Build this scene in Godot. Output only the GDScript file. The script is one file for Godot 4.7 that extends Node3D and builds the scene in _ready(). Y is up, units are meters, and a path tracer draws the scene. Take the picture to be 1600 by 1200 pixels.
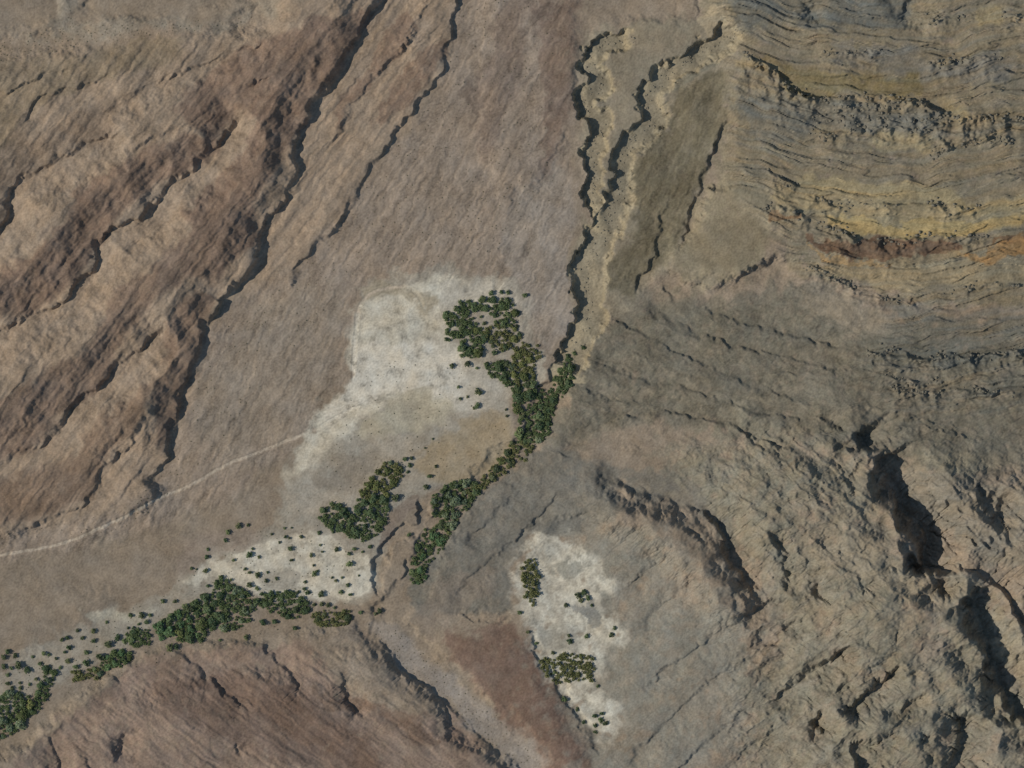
extends Node3D
# A desert spring seen from high above: gullied hills on the left, a winding dry canyon,
# folded strata on the right, a pale salt flat with groves along the wash.
# Plan coordinates are "map units" of half a metre: x 0..1600 (east), y 0..1200 (south).

const UNIT := 0.5              # metres in a map unit
const STEP := 1.6              # map units between two terrain vertices
const X0 := -80.0
const Y0 := -80.0
const NW := 1101
const NH := 851
const SUN_SIDE := Vector2(-0.99, 0.13)   # where the sun stands, in plan

var height := PackedFloat32Array()
var warp_x := PackedFloat32Array()
var warp_y := PackedFloat32Array()
var rng := RandomNumberGenerator.new()
var started := 0

func _ready() -> void:
	started = Time.get_ticks_msec()
	rng.seed = 4711
	# ---- camera, sky, sun, exposure
	var cam := Camera3D.new()
	cam.name = "camera"
	add_child(cam)
	cam.position = Vector3(0, 6000, 0)
	cam.rotation_degrees = Vector3(-90, 0, 0)
	cam.fov = rad_to_deg(2.0 * atan(300.0 / 5990.0))
	cam.near = 50.0
	cam.far = 9000.0
	cam.current = true
	var env := Environment.new()
	env.background_mode = Environment.BG_SKY
	env.tonemap_mode = Environment.TONE_MAPPER_LINEAR
	env.tonemap_exposure = 1.0
	env.sdfgi_enabled = true
	env.ssao_enabled = true
	env.ssil_enabled = true
	var sky_look := ProceduralSkyMaterial.new()
	sky_look.sky_top_color = Color(0.36, 0.45, 0.56)
	sky_look.sky_horizon_color = Color(0.60, 0.66, 0.70)
	sky_look.ground_bottom_color = Color(0.42, 0.38, 0.34)
	sky_look.ground_horizon_color = Color(0.60, 0.60, 0.58)
	sky_look.sky_curve = 0.15
	var sky := Sky.new()
	sky.sky_material = sky_look
	env.sky = sky
	env.background_energy_multiplier = 0.92
	var world := WorldEnvironment.new()
	world.name = "world_environment"
	world.environment = env
	add_child(world)
	var sun := DirectionalLight3D.new()
	sun.name = "sun"
	sun.light_energy = 1.02
	sun.light_color = Color(1.0, 0.96, 0.90)
	sun.light_angular_distance = 0.55
	sun.shadow_enabled = true
	add_child(sun)
	var elevation := deg_to_rad(37.0)
	var to_sun := Vector3(SUN_SIDE.x * cos(elevation), sin(elevation), SUN_SIDE.y * cos(elevation))
	sun.look_at_from_position(Vector3.ZERO, -to_sun, Vector3.UP)
	# ---- the setting
	build_terrain()
	# ---- what grows on it
	build_plants()
	print("script took ", Time.get_ticks_msec() - started, " ms")

# ------------------------------------------------------------------ data: lines of the land
# gully: [kind, steep height, steep width, slope beyond it, far-side height, far-side width, far-side slope, points...]
func gully_lines() -> Array:
	# steep height, steep width, slope beyond; far-side height, width, slope; reach (map units)
	var soft := [4.5, 5.0, 0.30, 0.0, 1.0, 0.42, 88.0]      # left hills
	var thin := [2.4, 3.0, 0.08, 0.0, 1.0, 0.20, 46.0]
	var rock := [6.5, 5.0, 0.36, 1.0, 4.0, 0.44, 64.0]      # rocky right side
	var bank := [6.0, 5.0, 0.30, 0.0, 1.0, 0.04, 84.0]      # hill foot above a plain
	var edge := [3.2, 3.5, 0.07, 0.0, 1.0, 0.02, 46.0]
	var rib := [9.0, 5.0, 0.30, 0.0, 1.0, 0.46, 54.0]
	var groove := [4.5, 3.5, 0.22, 0.0, 1.0, 0.34, 36.0]
	var swale := [0.8, 4.0, 0.12, 0.0, 1.0, 0.14, 36.0]
	var rill := [1.5, 3.0, 0.10, 0.0, 1.0, 0.13, 34.0]
	var slit := [3.4, 3.0, 0.05, 0.0, 1.0, 0.14, 26.0]
	var crag := [28.0, 13.0, 0.22, 2.0, 8.0, 0.62, 90.0]
	var cliff := [20.0, 10.0, 0.25, 1.0, 6.0, 0.55, 80.0]
	var notch := [3.0, 3.0, 0.20, 0.5, 3.0, 0.28, 40.0]
	return [
		[soft, 200,205, 190,214, 150,221, 140,226, 120,240, 97,248, 82,258, 45,277, 28,287, 17,300, 15,325, 10,350, -20,380, -90,410],
		[thin, 185,108, 162,122, 120,140, 67,153, 45,182, 30,200],
		[soft, 395,175, 378,190, 360,207, 345,225, 317,250, 307,270, 275,283, 262,298, 245,320, 230,340, 187,357, 170,366, 153,390, 156,410, 135,435, 116,450, 109,472, 77,486, 50,496, 25,508, -20,530, -90,560],
		[bank, 615,-60, 600,0, 572,37, 562,62, 542,100, 530,125, 510,148, 492,165, 485,182, 470,215, 463,240, 469,268, 447,315, 425,340, 411,365, 404,410, 395,430, 375,447, 357,462, 335,492, 322,512, 318,545, 308,575, 292,600, 286,628, 277,662, 268,702, 260,720, 242,745, 222,768],
		[soft, 640,70, 620,92, 600,112, 582,130, 565,150, 550,172, 542,192, 534,212, 518,224, 502,240, 495,270, 482,295],
		[edge, 722,-60, 717,0, 712,20, 710,50, 700,95, 687,125, 660,155, 645,180, 625,200, 610,225, 592,252, 572,276, 564,302, 550,322, 540,342, 522,365, 500,386, 475,407, 455,422, 443,440],
		[soft, 270,505, 240,530, 225,545, 207,557, 180,578, 162,602, 125,627, 101,650, 95,672, 72,695, 42,706, 15,720, -10,745, -80,790],
		[thin, 242,640, 230,655, 208,690, 186,714, 161,735, 158,758, 138,785, 105,803, 60,822, 15,835],
		[thin, 330,620, 318,660, 300,690],
		[thin, 812,280, 800,318, 786,350, 780,385],
		[thin, 420,66, 330,100, 260,126, 215,150, 150,188, 90,216, 20,250, -60,270],
		[thin, 440,110, 360,155, 300,192, 230,226, 180,262],
		[thin, 120,108, 70,122, 0,150, -60,165],
		[thin, 148,-10, 132,12, 118,26],
		# bottom hills
		[thin, 398,1000, 407,1008, 425,1022, 440,1036, 455,1055, 463,1066, 471,1076, 480,1095],
		[notch, 534,1045, 537,1062, 541,1085, 549,1098, 575,1125],
		[notch, 556,968, 562,982, 568,995, 582,1003, 604,1010, 608,1021, 620,1036, 636,1056, 652,1062, 685,1086, 698,1106, 704,1128, 711,1141, 740,1146, 756,1158, 776,1171, 800,1183, 820,1205, 850,1260],
		[thin, 172,1045, 177,1055, 185,1068, 196,1080],
		[notch, 198,1130, 200,1150, 190,1168, 165,1180],
		[notch, 66,1140, 78,1158, 88,1175, 92,1195, 100,1230],
		[thin, 122,1168, 130,1180, 140,1195, 155,1230],
		[thin, 262,1012, 300,1032, 330,1062, 365,1090, 400,1118],
		[thin, 370,1150, 372,1170, 385,1190],
		# canyon benches and the knob east of it
		[slit, 1142,178, 1125,215, 1112,245, 1102,280, 1090,305, 1078,335, 1074,362, 1060,384],
		[slit, 1048,318, 1032,355, 1030,395, 1020,412, 1008,428, 997,445, 990,467],
		[slit, 1033,430, 1037,442, 1045,456, 1062,474],
		[notch, 1140,40, 1115,62, 1095,72, 1084,88, 1072,100],
		# rills on the grey slopes
		[rill, 945,492, 1000,516, 1045,542, 1130,580, 1230,618, 1290,632],
		[rill, 1000,474, 1090,518, 1180,545, 1285,568, 1340,585],
		[rill, 915,560, 960,572, 1000,590, 1080,608, 1180,640, 1290,656],
		[rill, 1080,470, 1150,500, 1240,522, 1320,545],
		[rill, 900,600, 950,622, 1010,628, 1070,645],
		[notch, 868,700, 910,690, 960,655, 1000,648, 1040,640, 1090,652, 1130,656, 1200,690, 1250,702],
		[rill, 1180,960, 1120,992, 1060,1032, 1000,1082],
		[rill, 1195,1010, 1130,1052, 1070,1102, 1010,1162, 980,1200],
		[rill, 1205,1085, 1140,1132, 1080,1182, 1040,1230],
		[rill, 1105,896, 1045,938, 992,990],
		[rill, 1060,860, 1010,890, 975,930],
		[rill, 1230,1130, 1170,1170, 1120,1215],
		[rill, 880,760, 850,800, 800,850, 740,900, 700,945],
		[rill, 930,800, 880,815, 840,835],
		[rill, 820,760, 770,810, 720,860],
		# right side: deep clefts
		[crag, 1368,705, 1376,722, 1388,740, 1394,758, 1404,780, 1412,798, 1424,810, 1440,826, 1446,845, 1440,868, 1437,900],
		[notch, 1265,645, 1290,655, 1312,668, 1330,672],
		[crag, 1338,668, 1350,690, 1352,708],
		[notch, 1288,712, 1302,722, 1315,740, 1325,760, 1334,780],
		[rock, 1446,845, 1458,862, 1475,877, 1500,883, 1532,896, 1560,915, 1580,950, 1605,985, 1660,1030],
		[cliff, 1500,925, 1512,940, 1522,955, 1533,988, 1542,1022, 1550,1040, 1562,1070, 1576,1096, 1605,1128, 1660,1180],
		[rock, 1508,1095, 1500,1118, 1499,1150, 1492,1175, 1478,1205, 1470,1250],
		[groove, 1428,758, 1440,756, 1455,752, 1470,760],
		[groove, 1520,742, 1528,760, 1533,790],
		[rock, 1585,765, 1574,778, 1562,792, 1550,812, 1535,825],
		[groove, 1445,822, 1470,830, 1495,835, 1530,848, 1570,855],
		[rock, 1180,935, 1162,898, 1147,876, 1136,850, 1126,822, 1106,801, 1085,789, 1060,781, 1040,776, 1018,768, 1000,762, 976,754, 955,742, 925,735],
		[notch, 1165,910, 1146,886, 1126,863, 1105,846, 1082,833, 1056,816],
		[rib, 1195,1105, 1208,1095, 1250,1064, 1272,1046, 1296,1031, 1310,1018, 1340,1010],
		[rib, 1305,1118, 1322,1106, 1340,1091, 1356,1078, 1371,1066, 1390,1048, 1412,1034],
		[groove, 1360,1112, 1390,1096, 1408,1085],
		[groove, 1392,1114, 1415,1100, 1440,1083, 1450,1075],
		[rib, 1262,1150, 1270,1135, 1280,1118, 1287,1102],
		[rib, 1325,1230, 1335,1198, 1339,1170, 1345,1158, 1362,1164, 1378,1150],
		[groove, 1222,895, 1226,915, 1228,935],
		[groove, 1268,895, 1272,912, 1280,930, 1300,950],
		[groove, 1336,900, 1342,912, 1352,928],
		[notch, 1422,895, 1430,908, 1444,918],
		[rock, 1452,890, 1462,905, 1468,925, 1474,945],
		[groove, 1200,825, 1206,838, 1220,862, 1227,885, 1231,928],
		[swale, 1215,812, 1232,840, 1250,866, 1264,895, 1276,922, 1310,966, 1350,1000, 1410,1030, 1450,1062, 1490,1100],
		[swale, 1262,834, 1280,850, 1300,870, 1330,896, 1352,928],
		[groove, 1318,1172, 1345,1166, 1370,1160, 1405,1135],
		[groove, 1240,1100, 1262,1085, 1290,1062],
		[groove, 1290,1090, 1312,1070, 1335,1050],
		[groove, 1400,1060, 1425,1050, 1448,1040],
		[groove, 1168,1012, 1190,1005, 1240,1005],
		[groove, 1165,1060, 1200,1040, 1240,1008],
		[groove, 1210,985, 1240,975, 1268,960],
		[notch, 1165,672, 1175,684, 1188,698, 1202,714],
		[groove, 1130,938, 1142,932, 1165,925],
		[groove, 1140,968, 1165,960, 1198,947, 1240,935],
		[groove, 1165,1058, 1185,1054, 1205,1048, 1230,1036],
		[notch, 1125,1015, 1134,1006, 1140,998],
		[notch, 1290,965, 1300,978, 1320,990],
		[groove, 1425,1165, 1440,1150, 1460,1140],
		[groove, 1430,1195, 1450,1180, 1470,1165],
		[rock, 1428,-20, 1421,5, 1413,20, 1402,34, 1392,44],
		[notch, 1280,0, 1272,14, 1258,26, 1240,28],
		[notch, 1098,-40, 1092,0, 1090,20, 1088,40],
	]

# step facing north on a folded layer: [height, length of the slope behind, points...]
func ledge_lines() -> Array:
	return [
		[4.5, 16, 1160,84, 1180,94, 1205,106, 1222,124, 1232,138, 1252,146, 1285,157],
		[3.2, 14, 1285,157, 1310,150, 1350,152, 1380,152, 1410,156],
		[5.0, 14, 1405,156, 1435,158, 1450,168, 1475,180, 1492,186],
		[2.0, 12, 1490,186, 1510,184, 1540,182, 1610,186],
		[2.2, 12, 1445,30, 1465,33, 1500,26],
		[2.5, 12, 1275,86, 1300,82, 1340,84, 1380,79],
		[2.5, 12, 1436,99, 1470,96, 1500,92, 1560,93],
		[2.5, 12, 1560,24, 1600,30, 1650,35],
		[1.8, 10, 1270,190, 1320,182, 1370,185, 1450,190],
		[2.2, 10, 1270,208, 1300,210, 1340,202, 1380,200, 1455,204],
		[1.2, 8, 1290,172, 1340,166, 1400,165],
		[3.8, 14, 1452,245, 1468,238, 1482,236, 1500,229, 1530,219, 1580,221],
		[3.0, 14, 1196,267, 1225,280, 1250,291],
		[3.0, 12, 1190,322, 1230,322, 1245,330, 1262,342, 1285,349],
		[2.6, 12, 1258,303, 1285,312, 1305,324, 1325,318],
		[2.4, 12, 1355,319, 1380,322, 1405,320],
		[2.4, 12, 1440,317, 1480,322, 1535,326],
		[3.4, 16, 1285,354, 1310,358, 1332,369, 1350,374],
		[3.2, 16, 1345,373, 1375,374, 1392,376, 1425,372, 1450,370],
		[2.2, 14, 1450,370, 1500,367, 1520,371, 1545,367],
		[3.0, 12, 1258,412, 1280,427, 1310,437, 1335,450, 1357,458, 1378,462, 1395,471],
		[2.0, 12, 1395,468, 1418,471, 1445,477],
		[1.5, 10, 1475,452, 1520,446, 1545,441, 1585,446],
		[4.0, 12, 1345,545, 1365,551, 1382,547, 1402,541],
		[4.2, 12, 1402,546, 1425,556, 1452,560, 1475,551, 1500,556, 1545,553, 1610,545],
		[2.6, 12, 1370,581, 1400,590, 1440,596, 1470,591],
		[2.6, 12, 1390,602, 1425,610, 1448,612, 1500,606, 1550,611, 1600,613],
		[2.0, 10, 1195,582, 1225,580, 1250,587],
		[1.6, 8, 1015,658, 1026,650, 1036,640],
		[1.6, 8, 1095,663, 1110,656, 1124,651],
		[1.6, 8, 970,691, 990,696, 1008,703],
		[1.6, 8, 855,701, 875,706, 898,716],
		[1.4, 8, 1072,443, 1100,436, 1128,424],
		[1.4, 10, 1300,640, 1340,632, 1390,640, 1450,655, 1500,668],
		[1.4, 10, 1380,668, 1440,664, 1490,676, 1540,695],
		[1.2, 10, 1420,690, 1470,688, 1530,708],
		[1.5, 10, 1200,840, 1240,870, 1280,900],
	]

# winding floor cut below the plain: [depth, half floor width, half rim width, points...] (map units for widths)
func channel_lines() -> Array:
	return [
		[6.5, 12, 18, 1160,48, 1135,58, 1108,76, 1070,100, 1035,124, 1012,146, 1018,168, 1022,180, 1012,202, 990,216, 972,236, 970,270, 969,300, 958,330, 950,360],
		[6.5, 18, 24, 950,318, 948,350, 938,372, 925,395, 917,415, 915,440, 920,470, 918,500, 906,530, 894,556, 880,585],
		[7.0, 11, 16, 990,58, 962,64, 936,76, 921,96, 928,118, 940,132, 919,146, 914,164, 926,180, 942,192, 932,213, 925,243, 930,268, 925,290, 926,312, 938,335],
		[3.0, 14, 26, 885,570, 872,600, 850,630, 838,660, 830,685, 808,708, 780,735, 745,762, 705,790, 685,825, 665,865, 645,905, 620,940, 585,972],
		[3.2, 5, 9, 662,775, 660,800, 657,822, 640,828, 622,834, 606,852, 594,872, 588,895, 590,915, 597,935],
		[2.2, 22, 30, 575,968, 610,985, 640,1015, 665,1045, 700,1070, 730,1095, 755,1120, 790,1150, 825,1180, 870,1240],
		[0.6, 12, 40, 585,972, 540,985, 480,992, 400,1000, 330,1012, 260,1022, 200,1045, 120,1070, 80,1090, 40,1140, 0,1180, -60,1240],
		[1.4, 2, 7, 700,955, 740,965, 780,965, 805,962],
		[1.8, 2, 8, 830,985, 838,1015, 860,1050, 880,1085, 900,1115, 925,1145, 945,1180],
	]

func track_lines() -> Array:
	return [
		[-80,884, 0,868, 40,861, 75,855, 110,845, 150,828, 200,805, 250,778, 300,757, 350,728, 400,708, 440,692, 480,676, 512,660, 545,642, 580,628],
		[549,610, 553,560, 556,520, 559,490, 564,474, 576,461, 597,452, 622,448, 641,451, 653,461, 660,476, 662,496],
	]

# ------------------------------------------------------------------ data: what the ground is made of
# [red, green, blue as seen, softness of the edge in map units, raggedness, strength, points...]
func ground_patches() -> Array:
	return [
		# gravel fans between the hills
		[[133,121,108], 16, 0.5, 1.0, 720,-80, 880,-80, 900,60, 895,300, 890,520, 850,560, 700,470, 600,430, 560,470, 540,600, 470,690, 380,760, 200,840, -80,890, -80,835, 60,825, 200,797, 262,730, 290,620, 325,520, 400,440, 455,430, 560,312, 690,130],
		[[130,122,109], 14, 0.6, 1.0, -80,100, 60,94, 130,74, 200,61, 260,52, 330,46, 420,58, 440,20, 420,0, 330,28, 260,34, 190,38, 120,32, 140,-80, 95,-80, 98,30, 60,48, -80,60],
		[[130,120,107], 24, 0.9, 0.9, 300,600, 400,470, 470,440, 540,450, 540,600, 450,690, 330,720],
		[[133,125,115], 20, 0.6, 0.9, 800,300, 880,240, 900,330, 890,520, 850,560, 800,440, 780,400],
		[[105,91,81], 14, 0.8, 0.75, 830,0, 900,0, 905,80, 890,160, 870,240, 840,300, 850,180, 850,80],
		[[103,91,82], 16, 0.8, 0.6, 730,150, 770,60, 800,0, 830,-40, 820,80, 790,180, 760,260],
		# left hills: weathered brown strips, half shade of east-facing slopes put into their colour
		[[134,119,103], 24, 0.7, 0.9, -90,60, 200,60, 420,20, 700,-90, 712,20, 690,120, 600,240, 545,335, 440,440, 400,425, 355,465, 322,520, 295,600, 275,680, 245,748, 195,797, 100,806, 0,828, -90,850],
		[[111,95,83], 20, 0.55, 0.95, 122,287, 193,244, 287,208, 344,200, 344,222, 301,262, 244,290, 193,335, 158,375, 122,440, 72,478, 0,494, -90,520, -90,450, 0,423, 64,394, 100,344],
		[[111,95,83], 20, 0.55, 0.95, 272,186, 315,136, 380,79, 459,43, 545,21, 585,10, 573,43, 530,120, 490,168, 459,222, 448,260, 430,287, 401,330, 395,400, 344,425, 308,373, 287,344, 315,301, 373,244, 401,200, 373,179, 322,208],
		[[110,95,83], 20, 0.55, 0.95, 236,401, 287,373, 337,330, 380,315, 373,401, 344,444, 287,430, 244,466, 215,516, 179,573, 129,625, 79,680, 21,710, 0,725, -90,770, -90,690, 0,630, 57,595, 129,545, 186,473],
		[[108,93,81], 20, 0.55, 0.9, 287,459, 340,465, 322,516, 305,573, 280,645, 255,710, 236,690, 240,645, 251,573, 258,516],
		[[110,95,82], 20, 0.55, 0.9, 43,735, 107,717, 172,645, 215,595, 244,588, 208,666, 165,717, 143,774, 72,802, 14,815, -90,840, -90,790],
		[[116,105,88], 14, 0.8, 0.8, 0,90, 80,90, 160,75, 260,60, 300,80, 220,110, 160,130, 80,150, 20,200, 0,240, -90,260, -90,110],
		[[112,99,86], 14, 0.8, 0.8, 0,255, 60,220, 130,175, 200,165, 190,205, 130,220, 60,255, 0,300, -90,320, -90,280],
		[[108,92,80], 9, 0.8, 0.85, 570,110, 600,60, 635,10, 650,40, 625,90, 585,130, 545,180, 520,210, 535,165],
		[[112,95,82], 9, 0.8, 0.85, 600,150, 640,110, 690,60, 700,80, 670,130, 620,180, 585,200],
		# bottom hills
		[[122,106,95], 22, 0.9, 0.9, 30,1180, 110,1120, 200,1040, 300,1010, 420,1010, 560,985, 700,1110, 760,1180, 820,1290, -80,1290],
		[[99,85,76], 18, 0.9, 0.8, 240,1060, 320,1050, 400,1090, 470,1080, 560,1130, 620,1190, 560,1220, 430,1180, 330,1150, 250,1110],
		[[125,117,104], 16, 0.8, 0.8, 480,1000, 555,985, 610,1030, 690,1100, 690,1130, 600,1110, 540,1080, 500,1040],
		[[103,86,76], 14, 0.7, 0.95, 680,990, 800,978, 832,1010, 862,1065, 895,1125, 930,1200, 950,1290, 890,1290, 840,1180, 790,1135, 750,1070, 700,1025],
		[[128,121,113], 12, 0.6, 0.95, 556,966, 620,978, 680,1040, 740,1085, 800,1140, 860,1200, 900,1290, 840,1290, 790,1180, 720,1140, 700,1090, 650,1055, 600,1005],
		[[104,88,77], 10, 0.9, 0.85, 300,1060, 360,1050, 430,1080, 500,1110, 560,1150, 600,1200, 540,1190, 470,1150, 400,1110, 320,1090],
		[[106,90,78], 10, 0.9, 0.85, 480,1080, 560,1090, 640,1120, 690,1160, 660,1160, 590,1120, 520,1105],
		# grey hill and slopes in the middle
		[[101,99,92], 14, 0.6, 1.0, 830,700, 880,690, 960,740, 960,800, 900,830, 830,830, 800,880, 800,960, 700,960, 640,950, 640,910, 690,850, 740,780],
		[[112,103,93], 14, 0.8, 0.7, 640,960, 700,900, 780,880, 760,930, 720,955, 660,985],
		[[100,97,86], 24, 0.8, 1.0, 890,560, 940,490, 1040,450, 1120,470, 1250,430, 1330,470, 1420,490, 1680,490, 1680,720, 1430,730, 1330,690, 1200,680, 1100,660, 980,650, 880,690, 860,680, 870,620],
		[[117,115,106], 64, 0.9, 0.95, 840,800, 960,815, 1040,830, 1100,870, 1150,930, 1120,1000, 1165,1060, 1105,1120, 1145,1180, 1120,1290, 900,1290, 880,1180, 870,1110, 850,1060, 840,1000, 840,940, 840,850],
		[[97,96,90], 18, 0.8, 0.8, 960,735, 1060,740, 1140,770, 1160,860, 1130,830, 1060,790, 970,770],  # grey darkened for the dim north-east side of the ridge, shade in the colour
		[[113,110,97], 64, 0.9, 0.9, 1040,680, 1180,650, 1330,720, 1350,850, 1420,900, 1500,900, 1560,960, 1680,980, 1680,1290, 1180,1290, 1150,1060, 1190,960, 1170,880, 1100,770, 1020,720],
		[[126,117,101], 18, 0.9, 0.7, 1270,830, 1350,830, 1430,900, 1500,930, 1450,950, 1340,900, 1260,870],
		[[132,124,107], 14, 0.9, 0.8, 1535,930, 1600,990, 1680,1060, 1680,1120, 1600,1080, 1550,1020],
		[[112,108,97], 16, 0.9, 0.8, 1400,740, 1500,730, 1560,760, 1680,760, 1680,900, 1560,880, 1460,830, 1410,790],
		[[127,121,105], 10, 0.8, 0.8, 1430,706, 1500,702, 1550,722, 1520,732, 1450,724],
		# canyon and benches
		[[121,114,99], 14, 0.6, 1.0, 935,40, 1010,30, 1080,30, 1130,40, 1150,110, 1130,200, 1100,300, 1070,380, 1000,470, 930,500, 890,560, 900,450, 905,380, 930,330, 910,250, 905,150, 905,80],
		[[97,91,75], 14, 0.7, 0.95, 1060,130, 1120,100, 1140,140, 1120,220, 1090,300, 1060,380, 1020,420, 985,460, 950,450, 945,410, 985,370, 985,250, 1040,210],
		[[106,104,92], 8, 0.6, 0.8, 1100,65, 1140,58, 1150,75, 1080,110, 1030,150, 1030,205, 1000,225, 985,215, 1005,190, 1010,170, 995,150, 1010,125, 1060,90],
		[[124,116,97], 12, 0.7, 0.95, 1100,295, 1180,285, 1210,330, 1200,400, 1150,430, 1100,456, 1060,445, 1042,405, 1080,365],
		[[110,102,85], 10, 0.8, 0.8, 1100,345, 1160,330, 1195,350, 1170,410, 1100,425, 1075,410],
		# strata
		[[114,107,90], 20, 0.9, 1.0, 1150,60, 1100,20, 1110,-80, 1680,-80, 1680,480, 1480,480, 1320,440, 1240,420, 1200,340, 1130,290, 1130,180],
		[[94,95,90], 14, 0.9, 0.9, 1110,-80, 1420,-80, 1420,20, 1390,50, 1300,50, 1230,40, 1150,50],
		[[99,98,91], 14, 0.9, 0.9, 1140,160, 1220,140, 1300,165, 1460,175, 1470,205, 1360,210, 1270,205, 1240,230, 1180,220],
		[[112,102,76], 8, 0.8, 0.95, 1150,95, 1200,98, 1240,108, 1310,112, 1370,118, 1440,112, 1440,150, 1380,150, 1310,149, 1285,155, 1240,142, 1200,105],
		[[140,127,98], 8, 0.8, 0.85, 1450,160, 1480,165, 1520,172, 1510,182, 1480,180],
		[[140,127,98], 10, 0.8, 0.8, 1510,20, 1560,15, 1560,45, 1515,50],
		[[139,127,100], 8, 0.8, 0.85, 1370,216, 1450,212, 1452,238, 1400,242, 1360,235],
		[[105,103,97], 12, 0.9, 0.8, 1300,70, 1400,75, 1450,95, 1560,95, 1600,110, 1560,130, 1480,125, 1430,110, 1300,95],
		[[133,123,99], 12, 0.7, 0.95, 1200,290, 1260,280, 1340,300, 1480,312, 1680,315, 1680,355, 1560,350, 1450,365, 1340,368, 1280,348, 1200,320],
		[[146,131,95], 7, 0.6, 0.9, 1290,345, 1340,350, 1440,350, 1520,345, 1560,352, 1500,366, 1420,371, 1350,372, 1310,357],
		[[98,80,66], 4, 0.7, 0.95, 1252,368, 1290,372, 1330,380, 1380,378, 1440,376, 1508,374, 1511,386, 1485,398, 1440,402, 1395,412, 1360,411, 1335,402, 1300,388, 1262,378],
		[[101,81,63], 5, 0.8, 0.85, 1550,374, 1600,370, 1680,368, 1680,386, 1590,386],
		[[109,86,65], 5, 0.8, 0.8, 1195,332, 1240,338, 1240,346, 1200,344],
		[[140,117,85], 5, 0.7, 0.85, 1255,380, 1300,392, 1340,406, 1370,415, 1400,414, 1390,420, 1340,418, 1290,400],
		[[132,115,86], 8, 0.8, 0.8, 1490,395, 1560,385, 1680,388, 1680,402, 1560,400, 1480,406],
		[[128,120,100], 12, 0.7, 0.9, 1340,425, 1420,412, 1520,408, 1680,412, 1680,445, 1520,440, 1440,448, 1370,452],
		[[133,125,100], 8, 0.8, 0.8, 1290,425, 1340,428, 1350,440, 1310,434],
		[[126,119,106], 14, 0.9, 0.8, 1260,445, 1340,465, 1400,500, 1380,530, 1300,510],
		[[84,86,81], 12, 0.9, 0.75, 1345,540, 1420,545, 1500,545, 1680,540, 1680,568, 1560,570, 1460,575, 1370,562],
		[[88,90,85], 12, 0.9, 0.6, 1380,460, 1440,478, 1480,490, 1440,510, 1390,490],
		[[142,131,110], 7, 0.7, 0.9, 1098,30, 1128,12, 1148,38, 1132,62, 1104,58],
		[[138,126,98], 9, 0.6, 0.9, 1235,283, 1300,282, 1380,292, 1450,302, 1490,318, 1680,318, 1680,332, 1490,330, 1400,318, 1320,315, 1280,305],
		[[147,131,95], 7, 0.6, 0.9, 1270,333, 1310,341, 1400,347, 1490,346, 1560,340, 1680,338, 1680,350, 1520,358, 1450,366, 1350,369, 1300,355],
		[[140,112,78], 7, 0.7, 0.9, 1505,398, 1540,380, 1600,372, 1680,370, 1680,394, 1540,404],
		[[131,120,98], 10, 0.6, 0.85, 1280,402, 1330,418, 1400,427, 1500,420, 1680,422, 1680,440, 1500,440, 1400,450, 1340,441, 1290,422],
		[[130,120,104], 16, 0.7, 0.85, 1235,455, 1300,462, 1370,480, 1390,510, 1330,520, 1260,490],
		[[128,116,92], 10, 0.7, 0.8, 1140,92, 1215,100, 1225,118, 1180,112, 1140,110],
		# pale ground
		[[141,136,124], 22, 0.7, 0.9, 560,450, 620,415, 700,415, 820,440, 835,520, 850,600, 805,610, 800,690, 760,745, 680,760, 600,810, 580,940, 480,950, 360,930, 240,985, 120,1050, 0,1120, -80,1160, -80,1090, 60,1010, 240,930, 320,880, 400,830, 440,790, 460,710, 545,610],
		[[175,169,153], 20, 0.5, 1.0, 558,480, 580,462, 620,452, 660,440, 690,430, 730,440, 790,442, 800,465, 720,475, 700,530, 735,570, 770,600, 745,640, 700,640, 620,620, 560,650, 510,690, 480,740, 450,775, 465,715, 500,655, 545,605],
		[[161,155,142], 12, 0.8, 0.9, 690,438, 800,440, 818,470, 800,480, 700,486, 695,530, 722,562, 765,575, 800,610, 770,645, 700,640, 675,560],
		[[180,174,160], 10, 0.5, 0.9, 555,540, 640,530, 720,560, 740,600, 700,620, 600,610, 540,640, 500,680, 540,615],
		[[153,146,127], 14, 0.6, 0.85, 580,640, 650,610, 700,620, 690,660, 640,690, 570,680, 545,670],
		[[140,131,113], 10, 0.6, 0.8, 600,430, 640,440, 690,470, 670,500, 655,465, 620,452, 570,470, 565,450],
		[[137,124,102], 12, 0.6, 0.95, 680,690, 720,660, 770,650, 800,650, 802,690, 780,730, 740,755, 690,750, 650,735],
		[[148,139,124], 12, 0.6, 0.8, 560,690, 620,690, 660,700, 620,730, 580,780, 540,800, 460,800, 450,780, 540,765],
		[[120,112,100], 12, 1.0, 0.85, 524,706, 560,696, 586,702, 584,735, 560,757, 515,768, 488,764, 505,742],
		[[178,172,156], 8, 0.6, 0.95, 290,908, 330,885, 375,860, 415,838, 460,832, 510,842, 545,862, 575,866, 582,890, 570,925, 530,948, 480,940, 420,925, 380,925, 340,903, 310,918],
		[[136,131,120], 10, 0.7, 0.8, 395,895, 440,890, 470,905, 450,922, 405,920],
		[[160,155,139], 8, 0.6, 0.9, 130,958, 175,952, 240,956, 225,970, 150,975],
		[[116,105,94], 7, 0.6, 0.9, 600,812, 640,770, 655,762, 652,785, 625,822, 590,860, 582,850],
		[[150,143,128], 6, 0.5, 0.9, 838,548, 850,545, 862,590, 852,606, 836,600],
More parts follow.
